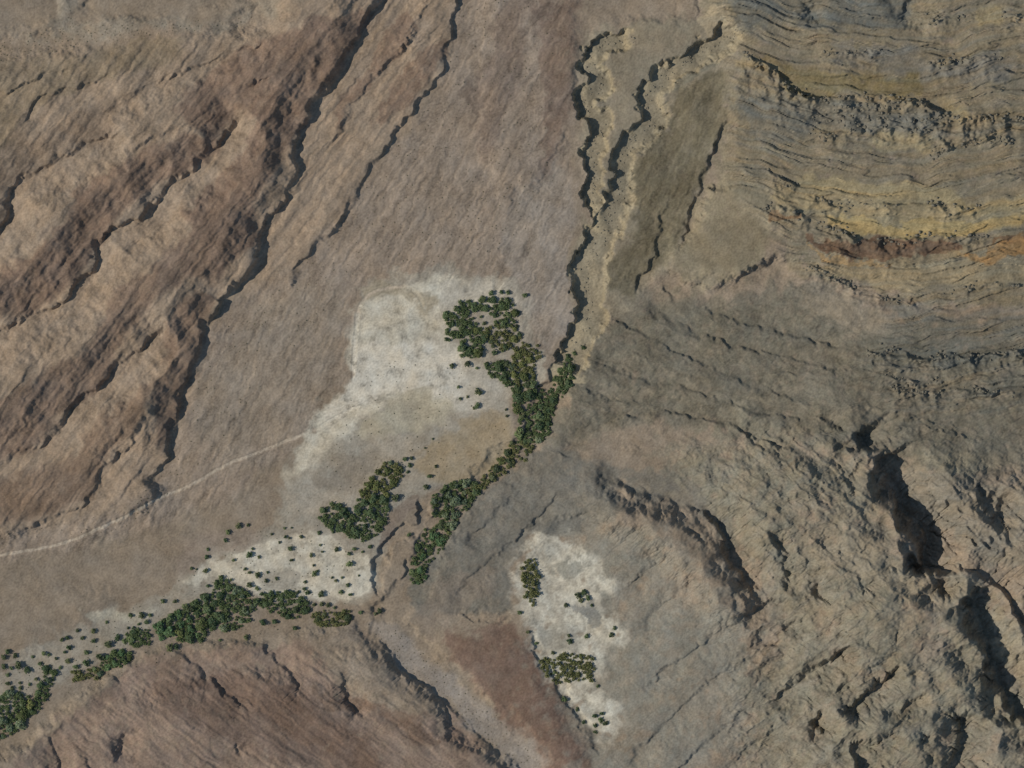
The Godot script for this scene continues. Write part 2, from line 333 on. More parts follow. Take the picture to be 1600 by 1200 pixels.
		[[174,170,156], 12, 1.0, 1.0, 835,822, 855,828, 890,842, 905,862, 925,872, 940,890, 966,904, 962,918, 938,926, 934,945, 945,960, 970,972, 976,998, 957,1003, 945,992, 947,1020, 950,1040, 935,1052, 928,1066, 946,1086, 958,1102, 958,1140, 936,1146, 916,1122, 905,1096, 885,1076, 850,1056, 838,1032, 838,1006, 828,990, 810,960, 805,930, 805,890, 815,860],
		[[122,121,112], 6, 0.9, 0.85, 868,882, 885,876, 905,882, 908,897, 890,903, 870,898],
		[[115,115,110], 5, 0.7, 0.9, 897,950, 930,944, 938,968, 932,990, 912,984],
		[[135,132,122], 8, 0.8, 0.8, 838,975, 890,985, 900,1010, 860,1020, 838,1005],
		[[132,119,107], 12, 0.8, 0.6, 300,835, 370,820, 420,830, 380,860, 320,885, 270,900],
	]

# ------------------------------------------------------------------ tools
func curve_of(data: Array, from: int) -> PackedVector2Array:
	var p := PackedVector2Array()
	for k in range(from, data.size() - 1, 2):
		p.append(Vector2(data[k], data[k + 1]))
	var out := PackedVector2Array()
	for k in p.size() - 1:
		var a := p[maxi(k - 1, 0)]
		var b := p[k]
		var c := p[k + 1]
		var d := p[mini(k + 2, p.size() - 1)]
		var n := maxi(1, int(ceil(b.distance_to(c) / 11.0)))
		for j in n:
			out.append(b.cubic_interpolate(c, a, d, float(j) / n))
	out.append(p[p.size() - 1])
	return out

func sunward(p: PackedVector2Array) -> float:
	var s := 0.0
	for k in p.size() - 1:
		s += (p[k + 1] - p[k]).cross(SUN_SIDE)
	return 1.0 if s >= 0.0 else -1.0

# signed distance to a line (map units, positive towards the sun) over the cells near it
func near_line(p: PackedVector2Array, reach: float, taper: float) -> Dictionary:
	var flip := sunward(p)
	var lo := p[0]
	var hi := p[0]
	for q in p:
		lo = lo.min(q)
		hi = hi.max(q)
	var cell := 4.0
	var cx0 := int(floor((lo.x - reach - X0) / cell)) - 2
	var cy0 := int(floor((lo.y - reach - Y0) / cell)) - 2
	var cw := int(ceil((hi.x + reach - X0) / cell)) + 3 - cx0
	var ch := int(ceil((hi.y + reach - Y0) / cell)) + 3 - cy0
	var far := reach + 40.0
	var best := PackedFloat32Array()
	best.resize(cw * ch)
	best.fill(far * far)
	var sd := PackedFloat32Array()
	sd.resize(cw * ch)
	sd.fill(far)
	var st := PackedFloat32Array()
	st.resize(cw * ch)
	var total := 0.0
	for k in p.size() - 1:
		total += p[k].distance_to(p[k + 1])
	var along := 0.0
	var r2 := reach + cell * 2.0
	for k in p.size() - 1:
		var a := p[k]
		var b := p[k + 1]
		var ab := b - a
		var l2 := maxf(ab.length_squared(), 1e-6)
		var l := sqrt(l2)
		var ix0 := maxi(0, int((minf(a.x, b.x) - r2 - X0) / cell) - cx0)
		var ix1 := mini(cw - 1, int((maxf(a.x, b.x) + r2 - X0) / cell) - cx0 + 1)
		var iy0 := maxi(0, int((minf(a.y, b.y) - r2 - Y0) / cell) - cy0)
		var iy1 := mini(ch - 1, int((maxf(a.y, b.y) + r2 - Y0) / cell) - cy0 + 1)
		for iy in range(iy0, iy1 + 1):
			var y := Y0 + (cy0 + iy) * cell - a.y
			for ix in range(ix0, ix1 + 1):
				var x := X0 + (cx0 + ix) * cell - a.x
				var t := clampf((x * ab.x + y * ab.y) / l2, 0.0, 1.0)
				var dx := x - ab.x * t
				var dy := y - ab.y * t
				var d2 := dx * dx + dy * dy
				var i := iy * cw + ix
				if d2 < best[i]:
					best[i] = d2
					var s := flip if ab.x * y - ab.y * x >= 0.0 else -flip
					sd[i] = sqrt(d2) * s
					var u := along + l * t
					st[i] = smoothstep(0.0, taper, minf(u, total - u))
		along += l
	return {"x": cx0, "y": cy0, "w": cw, "h": ch, "sd": sd, "st": st, "reach": reach}

# runs over the terrain vertices near a line with the warped distance; returns [first x, first y, width, height, values]
func trace(kind: String, data: Array) -> Array:
	var reach := 84.0
	var taper := 26.0
	var first := 1
	if kind == "ledge":
		reach = 60.0
		taper = 18.0
		first = 2
	elif kind == "channel":
		reach = float(data[2]) + 44.0
		taper = 20.0
		first = 3
	elif kind == "track":
		reach = 14.0
		taper = 30.0
		first = 0
	elif kind == "gully":
		reach = data[0][6]
		taper = 16.0 if data[0][0] > 15.0 else 30.0
	var p := curve_of(data, first)
	var f := near_line(p, reach, taper)
	var sd: PackedFloat32Array = f.sd
	var st: PackedFloat32Array = f.st
	var cw: int = f.w
	var ch: int = f.h
	var vx0 := maxi(0, int(ceil((f.x + 2) * 4.0 / STEP)))
	var vy0 := maxi(0, int(ceil((f.y + 2) * 4.0 / STEP)))
	var vx1 := mini(NW - 1, int((f.x + cw - 3) * 4.0 / STEP))
	var vy1 := mini(NH - 1, int((f.y + ch - 3) * 4.0 / STEP))
	if vx1 < vx0 or vy1 < vy0:
		return []
	var w := vx1 - vx0 + 1
	var h := vy1 - vy0 + 1
	var out := PackedFloat32Array()
	out.resize(w * h)
	var none := 1e3 if kind == "track" else 0.0
	out.fill(none)
	var g: Array = data[0] if kind == "gully" else [0, 0, 0, 0, 0, 0, 0]
	var g0: float = g[0]
	var g1: float = g[1]
	var g2: float = g[2]
	var g3: float = g[3]
	var g4: float = maxf(g[4], 0.01)
	var g5: float = g[5]
	var full := maxf(g0 + g2 * reach * UNIT, g3 + g5 * reach * UNIT)
	var amount: float = 1.0 if kind == "gully" or kind == "track" else data[0]
	var second: float = data[1] if kind == "ledge" or kind == "channel" else 0.0
	var third: float = data[2] if kind == "channel" else 0.0
	var vary: FastNoiseLite = noises.vary
	var wf := 0.25 if kind == "track" else 1.45 if kind == "channel" else 1.0
	for vy in range(vy0, vy1 + 1):
		for vx in range(vx0, vx1 + 1):
			var i := vy * NW + vx
			var fx: float = (vx * STEP + warp_x[i] * wf) * 0.25 - f.x
			var fy: float = (vy * STEP + warp_y[i] * wf) * 0.25 - f.y
			var ix := clampi(int(fx), 0, cw - 2)
			var iy := clampi(int(fy), 0, ch - 2)
			var j := iy * cw + ix
			var d00 := sd[j]
			if absf(d00) > reach:
				continue
			fx -= ix
			fy -= iy
			var d := lerpf(lerpf(d00, sd[j + 1], fx), lerpf(sd[j + cw], sd[j + cw + 1], fx), fy)
			var s := lerpf(lerpf(st[j], st[j + 1], fx), lerpf(st[j + cw], st[j + cw + 1], fx), fy)
			var o := (vy - vy0) * w + vx - vx0
			if kind == "gully":
				d *= UNIT
				var far := absf(d) / (reach * UNIT)
				var rise := 0.0
				if d > 0.0:
					rise = g0 * (1.0 + 0.6 * vary.get_noise_2d(vx * STEP, vy * STEP)) * smoothstep(0.0, g1 * clampf(1.0 + 1.6 * vary.get_noise_2d(vx * STEP * 1.3 + 300.0, vy * STEP * 1.3), 0.6, 2.4), d) + g2 * d
				else:
					rise = g3 * smoothstep(0.0, g4, -d) - g5 * d
				rise = lerpf(rise, full, smoothstep(0.3, 1.0, far))
				out[o] = maxf(0.0, 1.0 - rise / full) * s
			elif kind == "ledge":
				d *= UNIT
				if d > -0.9:
					var ragged := clampf(0.75 + 0.35 * (warp_x[i] - warp_y[i]) / 3.0, 0.15, 1.4)
					out[o] = amount * 1.5 * ragged * s * smoothstep(-0.9, 1.5, d) * exp(-maxf(d, 0.0) / second)
			elif kind == "channel":
				var deep := amount * s * clampf(0.92 + 0.35 * vary.get_noise_2d(vx * STEP + 700.0, vy * STEP), 0.5, 1.2)
				var lean := clampf(1.0 + 2.4 * vary.get_noise_2d(vx * STEP * 1.4 + 500.0, vy * STEP * 1.4), 0.5, 2.6)
				out[o] = deep * (1.0 - smoothstep(second, second + (third - second) * lean, d)) if d > 0.0 else deep * (1.0 - smoothstep(second, third + (third - second) * (1.15 + 2.0 * vary.get_noise_2d(vx * STEP, vy * STEP)), -d))
			else:
				out[o] = absf(d) + (1.0 - s) * 6.0
	return [vx0, vy0, w, h, out, full]

var jobs := []
var results := []
func one_job(n: int) -> void:
	results[n] = trace(jobs[n][0], jobs[n][1])

func run_lines(kind: String, lines: Array) -> Array:
	jobs.clear()
	results.clear()
	for l in lines:
		jobs.append([kind, l])
	results.resize(jobs.size())
	var id := WorkerThreadPool.add_group_task(one_job, jobs.size(), -1, true)
	WorkerThreadPool.wait_for_group_task_completion(id)
	return results

func noise_of(seed_: int, wave: float, octaves: int, kind := FastNoiseLite.TYPE_SIMPLEX_SMOOTH, fractal := FastNoiseLite.FRACTAL_FBM) -> FastNoiseLite:
	var n := FastNoiseLite.new()
	n.seed = seed_
	n.noise_type = kind
	n.frequency = 1.0 / wave
	n.fractal_type = fractal if octaves > 1 else FastNoiseLite.FRACTAL_NONE
	n.fractal_octaves = octaves
	return n

# a polygon as a soft mask over the terrain's vertices
func mask_of(points: Array, from: int, soft: float) -> PackedFloat32Array:
	var poly := PackedVector2Array()
	for k in range(from, points.size() - 1, 2):
		poly.append(Vector2(points[k], points[k + 1]))
	var cell := 4.0
	var mw := int(ceil(NW * STEP / cell))
	var mh := int(ceil(NH * STEP / cell))
	var lo := poly[0]
	var hi := poly[0]
	for q in poly:
		lo = lo.min(q)
		hi = hi.max(q)
	var a := PackedFloat32Array()
	a.resize(mw * mh)
	for y in range(maxi(0, int((lo.y - Y0) / cell)), mini(mh, int((hi.y - Y0) / cell) + 2)):
		for x in range(maxi(0, int((lo.x - X0) / cell)), mini(mw, int((hi.x - X0) / cell) + 2)):
			if Geometry2D.is_point_in_polygon(Vector2(X0 + (x + 0.5) * cell, Y0 + (y + 0.5) * cell), poly):
				a[y * mw + x] = 1.0
	var im := Image.create_from_data(mw, mh, false, Image.FORMAT_RF, a.to_byte_array())
	var halvings := int(floor(0.5 + log(maxf(soft, 4.0) / cell) / log(2.0)))
	for k in halvings:
		im.shrink_x2()
	im.resize(NW, NH, Image.INTERPOLATE_CUBIC)
	return im.get_data().to_float32_array()

func lin(c: float) -> float:
	return pow((c / 255.0 + 0.055) / 1.055, 2.4)

# ------------------------------------------------------------------ the ground
# [ridge height, roughness, softness, points...]
func relief_zones() -> Array:
	return [
		[17.0, 0.20, 12, -90,-90, 640,-90, 612,0, 584,40, 572,66, 552,106, 540,132, 502,172, 494,190, 480,220, 476,245, 480,270, 458,320, 436,345, 424,370, 416,425, 386,455, 348,500, 334,520, 328,550, 302,604, 288,680, 258,752, 210,800, 100,812, 0,835, -90,855],
		[5.0, 0.18, 8, 625,-90, 715,-90, 724,20, 702,125, 612,245, 556,340, 452,446, 425,440, 440,360, 475,320, 495,290, 500,250, 540,225, 555,180, 600,125, 640,80],
		[9.0, 0.18, 8, 622,-90, 608,0, 580,40, 570,66, 550,105, 535,132, 500,168, 492,190, 478,215, 474,245, 478,270, 490,270, 498,240, 532,210, 545,172, 590,118, 640,70, 700,-90],
		[6.0, 0.18, 48, -90,690, 100,680, 190,690, 262,660, 262,730, 245,760, 205,805, 100,814, 0,838, -90,860],
		[9.0, 0.2, 48, -90,-90, 430,-90, 430,60, 330,130, 200,170, 60,250, -90,290],
		[0.6, 0.12, 24, -90,100, 60,92, 130,74, 200,61, 260,52, 330,46, 420,50, 420,8, 330,30, 260,36, 190,40, 125,30, 145,-90, 100,-90, 98,28, 60,48, -90,60],
		[3.0, 0.3, 16, -90,-90, 95,-90, 95,30, 55,46, -90,58],
		[3.0, 0.3, 16, 150,-90, 420,-90, 400,0, 320,26, 250,30, 190,34, 128,24],
		[2.5, 0.25, 16, 760,-90, 900,-90, 900,80, 890,200, 830,300, 790,330, 760,250],
		[9.0, 0.42, 20, -90,1290, -90,1200, 40,1170, 90,1120, 180,1050, 270,1015, 410,1008, 555,985, 575,1005, 608,1030, 690,1095, 705,1145, 770,1175, 810,1220, 830,1290],
		[3.0, 0.2, 32, 40,1170, 90,1120, 180,1040, 270,1005, 410,998, 555,975, 565,1000, 410,1040, 280,1055, 190,1090, 90,1185],
		[3.0, 0.2, 24, -90,900, 60,890, 200,930, 130,955, 90,990, 40,1010, -90,1060],
		[4.0, 0.3, 24, 690,995, 800,982, 832,1015, 862,1070, 895,1130, 935,1210, 950,1290, 900,1290, 840,1180, 770,1100],
		[3.5, 0.3, 14, 935,40, 1010,30, 1130,40, 1150,110, 1130,200, 1100,300, 1070,380, 1000,470, 940,480, 915,380, 930,330, 910,250, 905,150],
		[9.0, 0.16, 8, 1100,298, 1180,284, 1250,330, 1250,405, 1205,405, 1160,428, 1110,452, 1070,444, 1047,426, 1043,402, 1062,384, 1081,365, 1091,335],
		[5.0, 0.35, 24, 890,560, 940,490, 1040,450, 1250,430, 1330,470, 1680,480, 1680,720, 1430,700, 1200,660, 1100,650, 980,650, 880,690, 860,680],
		[7.0, 0.42, 24, 1150,50, 1090,20, 1080,-90, 1690,-90, 1690,480, 1480,480, 1320,440, 1240,420, 1200,340, 1130,290, 1130,180],
		[5.0, 0.4, 64, 830,705, 900,700, 960,735, 1060,760, 1140,800, 1220,900, 1260,1000, 1260,1290, 960,1290, 975,1000, 970,900, 920,860, 830,815, 800,900, 800,955, 690,955, 650,930, 700,850, 745,785],
		[21.0, 0.4, 32, 925,742, 1000,765, 1060,785, 1120,815, 1150,880, 1185,960, 1120,960, 1080,890, 1020,840, 940,800],
		[37.0, 0.62, 110, 1040,685, 1180,650, 1290,640, 1400,690, 1540,700, 1690,730, 1690,1290, 1220,1290, 1190,1060, 1230,960, 1200,880, 1130,790],
	]

var drift := PackedInt32Array()
var nudge := PackedInt32Array()
var roam := PackedFloat32Array()
var base_map := PackedFloat32Array()
var gully_map := PackedFloat32Array()
var ledge_map := PackedFloat32Array()
var channel_map := PackedFloat32Array()
var track_map := PackedFloat32Array()
var cap_map := PackedFloat32Array()
var rough_map := PackedFloat32Array()
var strata_mask := PackedFloat32Array()
var crag_mask := PackedFloat32Array()
var grey_mask := PackedFloat32Array()
var fan_mask := PackedFloat32Array()
var pale_mask := PackedFloat32Array()
var hill_mask := PackedFloat32Array()
var low_mask := PackedFloat32Array()
var colour_r := PackedFloat32Array()
var colour_g := PackedFloat32Array()
var colour_b := PackedFloat32Array()
var noises := {}
const BANDS := 24
var band_out := []

func base_heights() -> PackedFloat32Array:
	var rows := [
		[8, 10, 12, 14, 14, 16, 26, 34, 40], [6, 8, 9, 10, 10, 12, 24, 32, 38], [4, 5, 6, 6, 7, 10, 22, 30, 36], [2, 3, 3, 3, 3, 12, 22, 34, 42],
		[0, 0, 0, 0, 2, 15, 24, 30, 40], [-2, -3, -3, -1, 6, 14, 26, 34, 40], [4, 6, 8, 6, 8, 16, 24, 32, 36]]
	var cw := 111
	var ch := 86
	var a := PackedFloat32Array()
	a.resize(cw * ch)
	for y in ch:
		var gy := clampf((Y0 + (y + 0.5) * 16.0) / 200.0, 0.0, 5.999)
		for x in cw:
			var gx := clampf((X0 + (x + 0.5) * 16.0) / 200.0, 0.0, 7.999)
			var ix := int(gx)
			var iy := int(gy)
			var column := []
			for k in range(-1, 3):
				var r: Array = rows[clampi(iy + k, 0, 6)]
				column.append(cubic_interpolate(r[ix], r[ix + 1], r[maxi(ix - 1, 0)], r[mini(ix + 2, 8)], gx - ix))
			a[y * cw + x] = cubic_interpolate(column[1], column[2], column[0], column[3], gy - iy)
	var im := Image.create_from_data(cw, ch, false, Image.FORMAT_RF, a.to_byte_array())
	im.resize(NW, NH, Image.INTERPOLATE_CUBIC)
	return im.get_data().to_float32_array()

func smooth_min(a: float, b: float, k: float) -> float:
	var h := maxf(k - absf(a - b), 0.0) / k
	return minf(a, b) - h * h * k * 0.25

func sag(x: float) -> float:
	return 26.0 * exp(-pow((x - 1395.0) / 130.0, 2.0)) - 22.0 * smoothstep(1250.0, 1130.0, x) - 8.0 * smoothstep(1480.0, 1600.0, x)

func blend(map_: PackedFloat32Array, mask: PackedFloat32Array, value: float, wide: bool) -> PackedFloat32Array:
	for i in mask.size():
		var m := mask[nudge[i]]
		if wide and m > 0.002:
			m = clampf(m, 0.0, 1.0)
			m = clampf(m + roam[i] * 0.9 * m * (1.0 - m), 0.0, 1.0)
		if m > 0.002:
			map_[i] = lerpf(map_[i], value, minf(m, 1.0))
	return map_

func say(what: String) -> void:
	print(what, " ", Time.get_ticks_msec() - started)

func warp_band(n: int) -> void:
	var y0 := NH * n / BANDS
	var y1 := NH * (n + 1) / BANDS
	var a := PackedFloat32Array()
	var b := PackedFloat32Array()
	a.resize((y1 - y0) * NW)
	b.resize((y1 - y0) * NW)
	var dx: FastNoiseLite = noises.drift_x
	var dy: FastNoiseLite = noises.drift_y
	var c := PackedInt32Array()
	c.resize((y1 - y0) * NW)
	var m := PackedFloat32Array()
	m.resize((y1 - y0) * NW)
	var e := PackedInt32Array()
	e.resize((y1 - y0) * NW)
	var nx: FastNoiseLite = noises.warp_x
	var ny: FastNoiseLite = noises.warp_y
	for vy in range(y0, y1):
		for vx in NW:
			var x := X0 + vx * STEP
			var y := Y0 + vy * STEP
			a[(vy - y0) * NW + vx] = nx.get_noise_2d(x, y) * 7.0
			b[(vy - y0) * NW + vx] = ny.get_noise_2d(x, y) * 7.0
			var sx := clampi(vx + int((dx.get_noise_2d(x, y) * 22.0 + a[(vy - y0) * NW + vx] * 0.8) / STEP), 0, NW - 1)
			var sy := clampi(vy + int((dy.get_noise_2d(x, y) * 22.0 + b[(vy - y0) * NW + vx] * 0.8) / STEP), 0, NH - 1)
			c[(vy - y0) * NW + vx] = sy * NW + sx
			var tx := clampi(vx + int(round(a[(vy - y0) * NW + vx] / STEP)), 0, NW - 1)
			var ty := clampi(vy + int(round(b[(vy - y0) * NW + vx] / STEP)), 0, NH - 1)
			e[(vy - y0) * NW + vx] = ty * NW + tx
			m[(vy - y0) * NW + vx] = dx.get_noise_2d(x * 0.9 + 3000.0, y * 0.9)
	band_out[n] = [a, b, c, e, m]

func run_bands(f: Callable, slots: int) -> Array:
	band_out.clear()
	band_out.resize(BANDS)
	var id := WorkerThreadPool.add_group_task(f, BANDS, -1, true)
	WorkerThreadPool.wait_for_group_task_completion(id)
	var out := []
	for k in slots:
		var all = band_out[0][k]
		for n in range(1, BANDS):
			all.append_array(band_out[n][k])
		out.append(all)
	return out

func coarse_band(n: int) -> void:
	var y0 := NH * n / BANDS
	var y1 := NH * (n + 1) / BANDS
	var out := PackedFloat32Array()
	out.resize((y1 - y0) * NW)
	var broad: FastNoiseLite = noises.broad
	var ridged: FastNoiseLite = noises.ridged
	for vy in range(y0, y1):
		for vx in NW:
			var i := vy * NW + vx
			var x := X0 + vx * STEP
			var y := Y0 + vy * STEP
			var rough := rough_map[i]
			var bn := broad.get_noise_2d(x, y)
			var h := base_map[i] + cap_map[i] * (1.0 + 0.15 * bn) - gully_map[i]
			h += rough * (ridged.get_noise_2d(x, y) * 0.5 + bn * 1.2) - channel_map[i]
			out[(vy - y0) * NW + vx] = h
	band_out[n] = [out]

# running water: each cell drains to its lowest neighbour and is cut down by the water that passes it
func erode(h: PackedFloat32Array, strength: PackedFloat32Array, w: int, hh: int, steps: int) -> PackedFloat32Array:
	var n := w * hh
	var to := PackedInt32Array()
	to.resize(n)
	var order := PackedInt32Array()
	order.resize(n)
	var area := PackedFloat32Array()
	var around := [-1, 1, -w, w, -w - 1, -w + 1, w - 1, w + 1]
	var cell := STEP * UNIT
	var bins := 16384
	for step in steps:
		var lo := h[0]
		var hi := h[0]
		for v in h:
			lo = minf(lo, v)
			hi = maxf(hi, v)
		var scale_ := (bins - 1) / maxf(hi - lo, 0.001)
		var count := PackedInt32Array()
		count.resize(bins + 1)
		for i in n:
			count[int((h[i] - lo) * scale_) + 1] += 1
			to[i] = i
		for k in bins:
			count[k + 1] += count[k]
		for i in n:
			var k := int((h[i] - lo) * scale_)
			order[count[k]] = i
			count[k] += 1
		for y in range(1, hh - 1):
			for x in range(1, w - 1):
				var i := y * w + x
				var here := h[i]
				var most := 0.0
				var best := i
				for k in 8:
					var j: int = i + around[k]
					var fall := (here - h[j]) * (1.0 if k < 4 else 0.7071)
					if fall > most:
						most = fall
						best = j
				to[i] = best
		area.resize(n)
		area.fill(cell * cell)
		for k in range(n - 1, -1, -1):
			var i := order[k]
			if to[i] != i:
				area[to[i]] += area[i]
		for k in n:
			var i := order[k]
			var j := to[i]
			if j != i:
				var f := strength[i] * sqrt(minf(area[i], 3000.0)) / cell
				h[i] = (h[i] + f * h[j]) / (1.0 + f)
	return h

func finish_band(n: int) -> void:
	var y0 := NH * n / BANDS
	var y1 := NH * (n + 1) / BANDS
	var out := PackedFloat32Array()
	out.resize((y1 - y0) * NW)
	var fine: FastNoiseLite = noises.fine
	var bands: FastNoiseLite = noises.bands
	var rills: FastNoiseLite = noises.rills
	var braid: FastNoiseLite = noises.braid
	var broad: FastNoiseLite = noises.broad
	var patchy: FastNoiseLite = noises.patchy
	for vy in range(y0, y1):
		for vx in NW:
			var i := vy * NW + vx
			var x := X0 + vx * STEP
			var y := Y0 + vy * STEP
			var rough := rough_map[i]
			var h := height[i]
			h += ledge_map[i] * minf(1.0, 0.5 + rough)
			h += fine.get_noise_2d(x, y) * (0.035 + 0.30 * rough)
			var wx := warp_x[i]
			var wy := warp_y[i]
			var sm := strata_mask[i]
			if sm > 0.02:
				var s := y - sag(x) + wy * 0.35 + broad.get_noise_2d(x, y) * 9.0
				var layer := bands.get_noise_2d(x * 0.06, s * 0.6)
				var shown := clampf(0.6 + 1.4 * patchy.get_noise_2d(x, y), 0.0, 1.1) * sm
				var thick := bands.get_noise_2d(x * 0.035 + 80.0, s * 0.3)
				h += sm * 1.5 * smoothstep(0.05, 0.1, thick)
				h += sm * layer * 0.6 + shown * (1.2 * smoothstep(0.0, 0.06, layer) + 0.7 * smoothstep(0.24, 0.28, layer))
			var cm := crag_mask[i]
			if cm > 0.02:
				var s2 := 0.5 * x + 0.86 * y + wy * 2.0
				var u2 := 0.86 * x - 0.5 * y
				var south := smoothstep(900.0, 1000.0, y)
				var up := braid.get_noise_2d((-0.66 * x + 0.75 * y + wx * 1.2) * 0.7, (0.75 * x + 0.66 * y) * 0.11)
				var down := braid.get_noise_2d((0.57 * x + 0.82 * y + wx * 1.2) * 0.7, (0.82 * x - 0.57 * y) * 0.11)
				h += cm * lerpf(up, down, south) * 2.2
				var bed := bands.get_noise_2d(u2 * 0.25 + 900.0, s2 * 0.8)
				h += cm * (bed * 0.5 + 0.4 * smoothstep(0.0, 0.15, bed))
			var gm := grey_mask[i]
			if gm > 0.02:
				h += gm * braid.get_noise_2d((-0.4 * x + 0.92 * y + wy * 2.0) * 0.8, (0.92 * x + 0.4 * y) * 0.2) * 0.6
				h += gm * rills.get_noise_2d((-0.3 * x + 0.95 * y + wy) * 1.0, (0.95 * x + 0.3 * y) * 0.14) * 0.3
			var fm := fan_mask[i]
			if fm > 0.02:
				h -= fm * 0.35 * maxf(0.0, braid.get_noise_2d((0.86 * x + 0.51 * y + wx * 0.7) * 0.9, (-0.51 * x + 0.86 * y) * 0.16))
				h += fm * rills.get_noise_2d((0.88 * x + 0.47 * y + wx) * 0.9, (-0.47 * x + 0.88 * y) * 0.10 + 500.0) * 0.35
			var lm := hill_mask[i]
			if lm > 0.02:
				h += lm * rills.get_noise_2d((0.80 * x + 0.60 * y + wx * 0.7) * 0.55, (-0.60 * x + 0.80 * y) * 0.05 + 900.0) * 1.25
			var lb := low_mask[i]
			if lb > 0.02:
				h += lb * rills.get_noise_2d((-0.58 * x + 0.81 * y + wx * 0.7) * 0.6, (0.81 * x + 0.58 * y) * 0.05 + 900.0) * 0.95
			var t := track_map[i]
			if t < 9.0:
				h -= 0.18 * (1.0 - smoothstep(2.2, 4.0, t)) - 0.12 * smoothstep(2.5, 4.5, t) * (1.0 - smoothstep(4.5, 7.5, t))
			out[(vy - y0) * NW + vx] = h
	band_out[n] = [out]

func wear_down() -> void:
	var strength := PackedFloat32Array()
	strength.resize(NW * NH)
	var fine: FastNoiseLite = noises.fine
	var before := PackedFloat32Array()
	before.resize(NW * NH)
	var jitter := PackedFloat32Array()
	jitter.resize(NW * NH)
	for y in NH:
		for x in NW:
			var i := y * NW + x
			jitter[i] = fine.get_noise_2d(x * 1.6 + 4000.0, y * 1.6) * (0.08 + 0.35 * rough_map[i])
			before[i] = height[i] + jitter[i]
			strength[i] = 0.045 * pow(clampf(rough_map[i] - 0.1, 0.0, 0.8) / 0.7, 1.5)
	var after := erode(before, strength, NW, NH, 7)
	for i in NW * NH:
		height[i] = after[i] - jitter[i] * 0.8

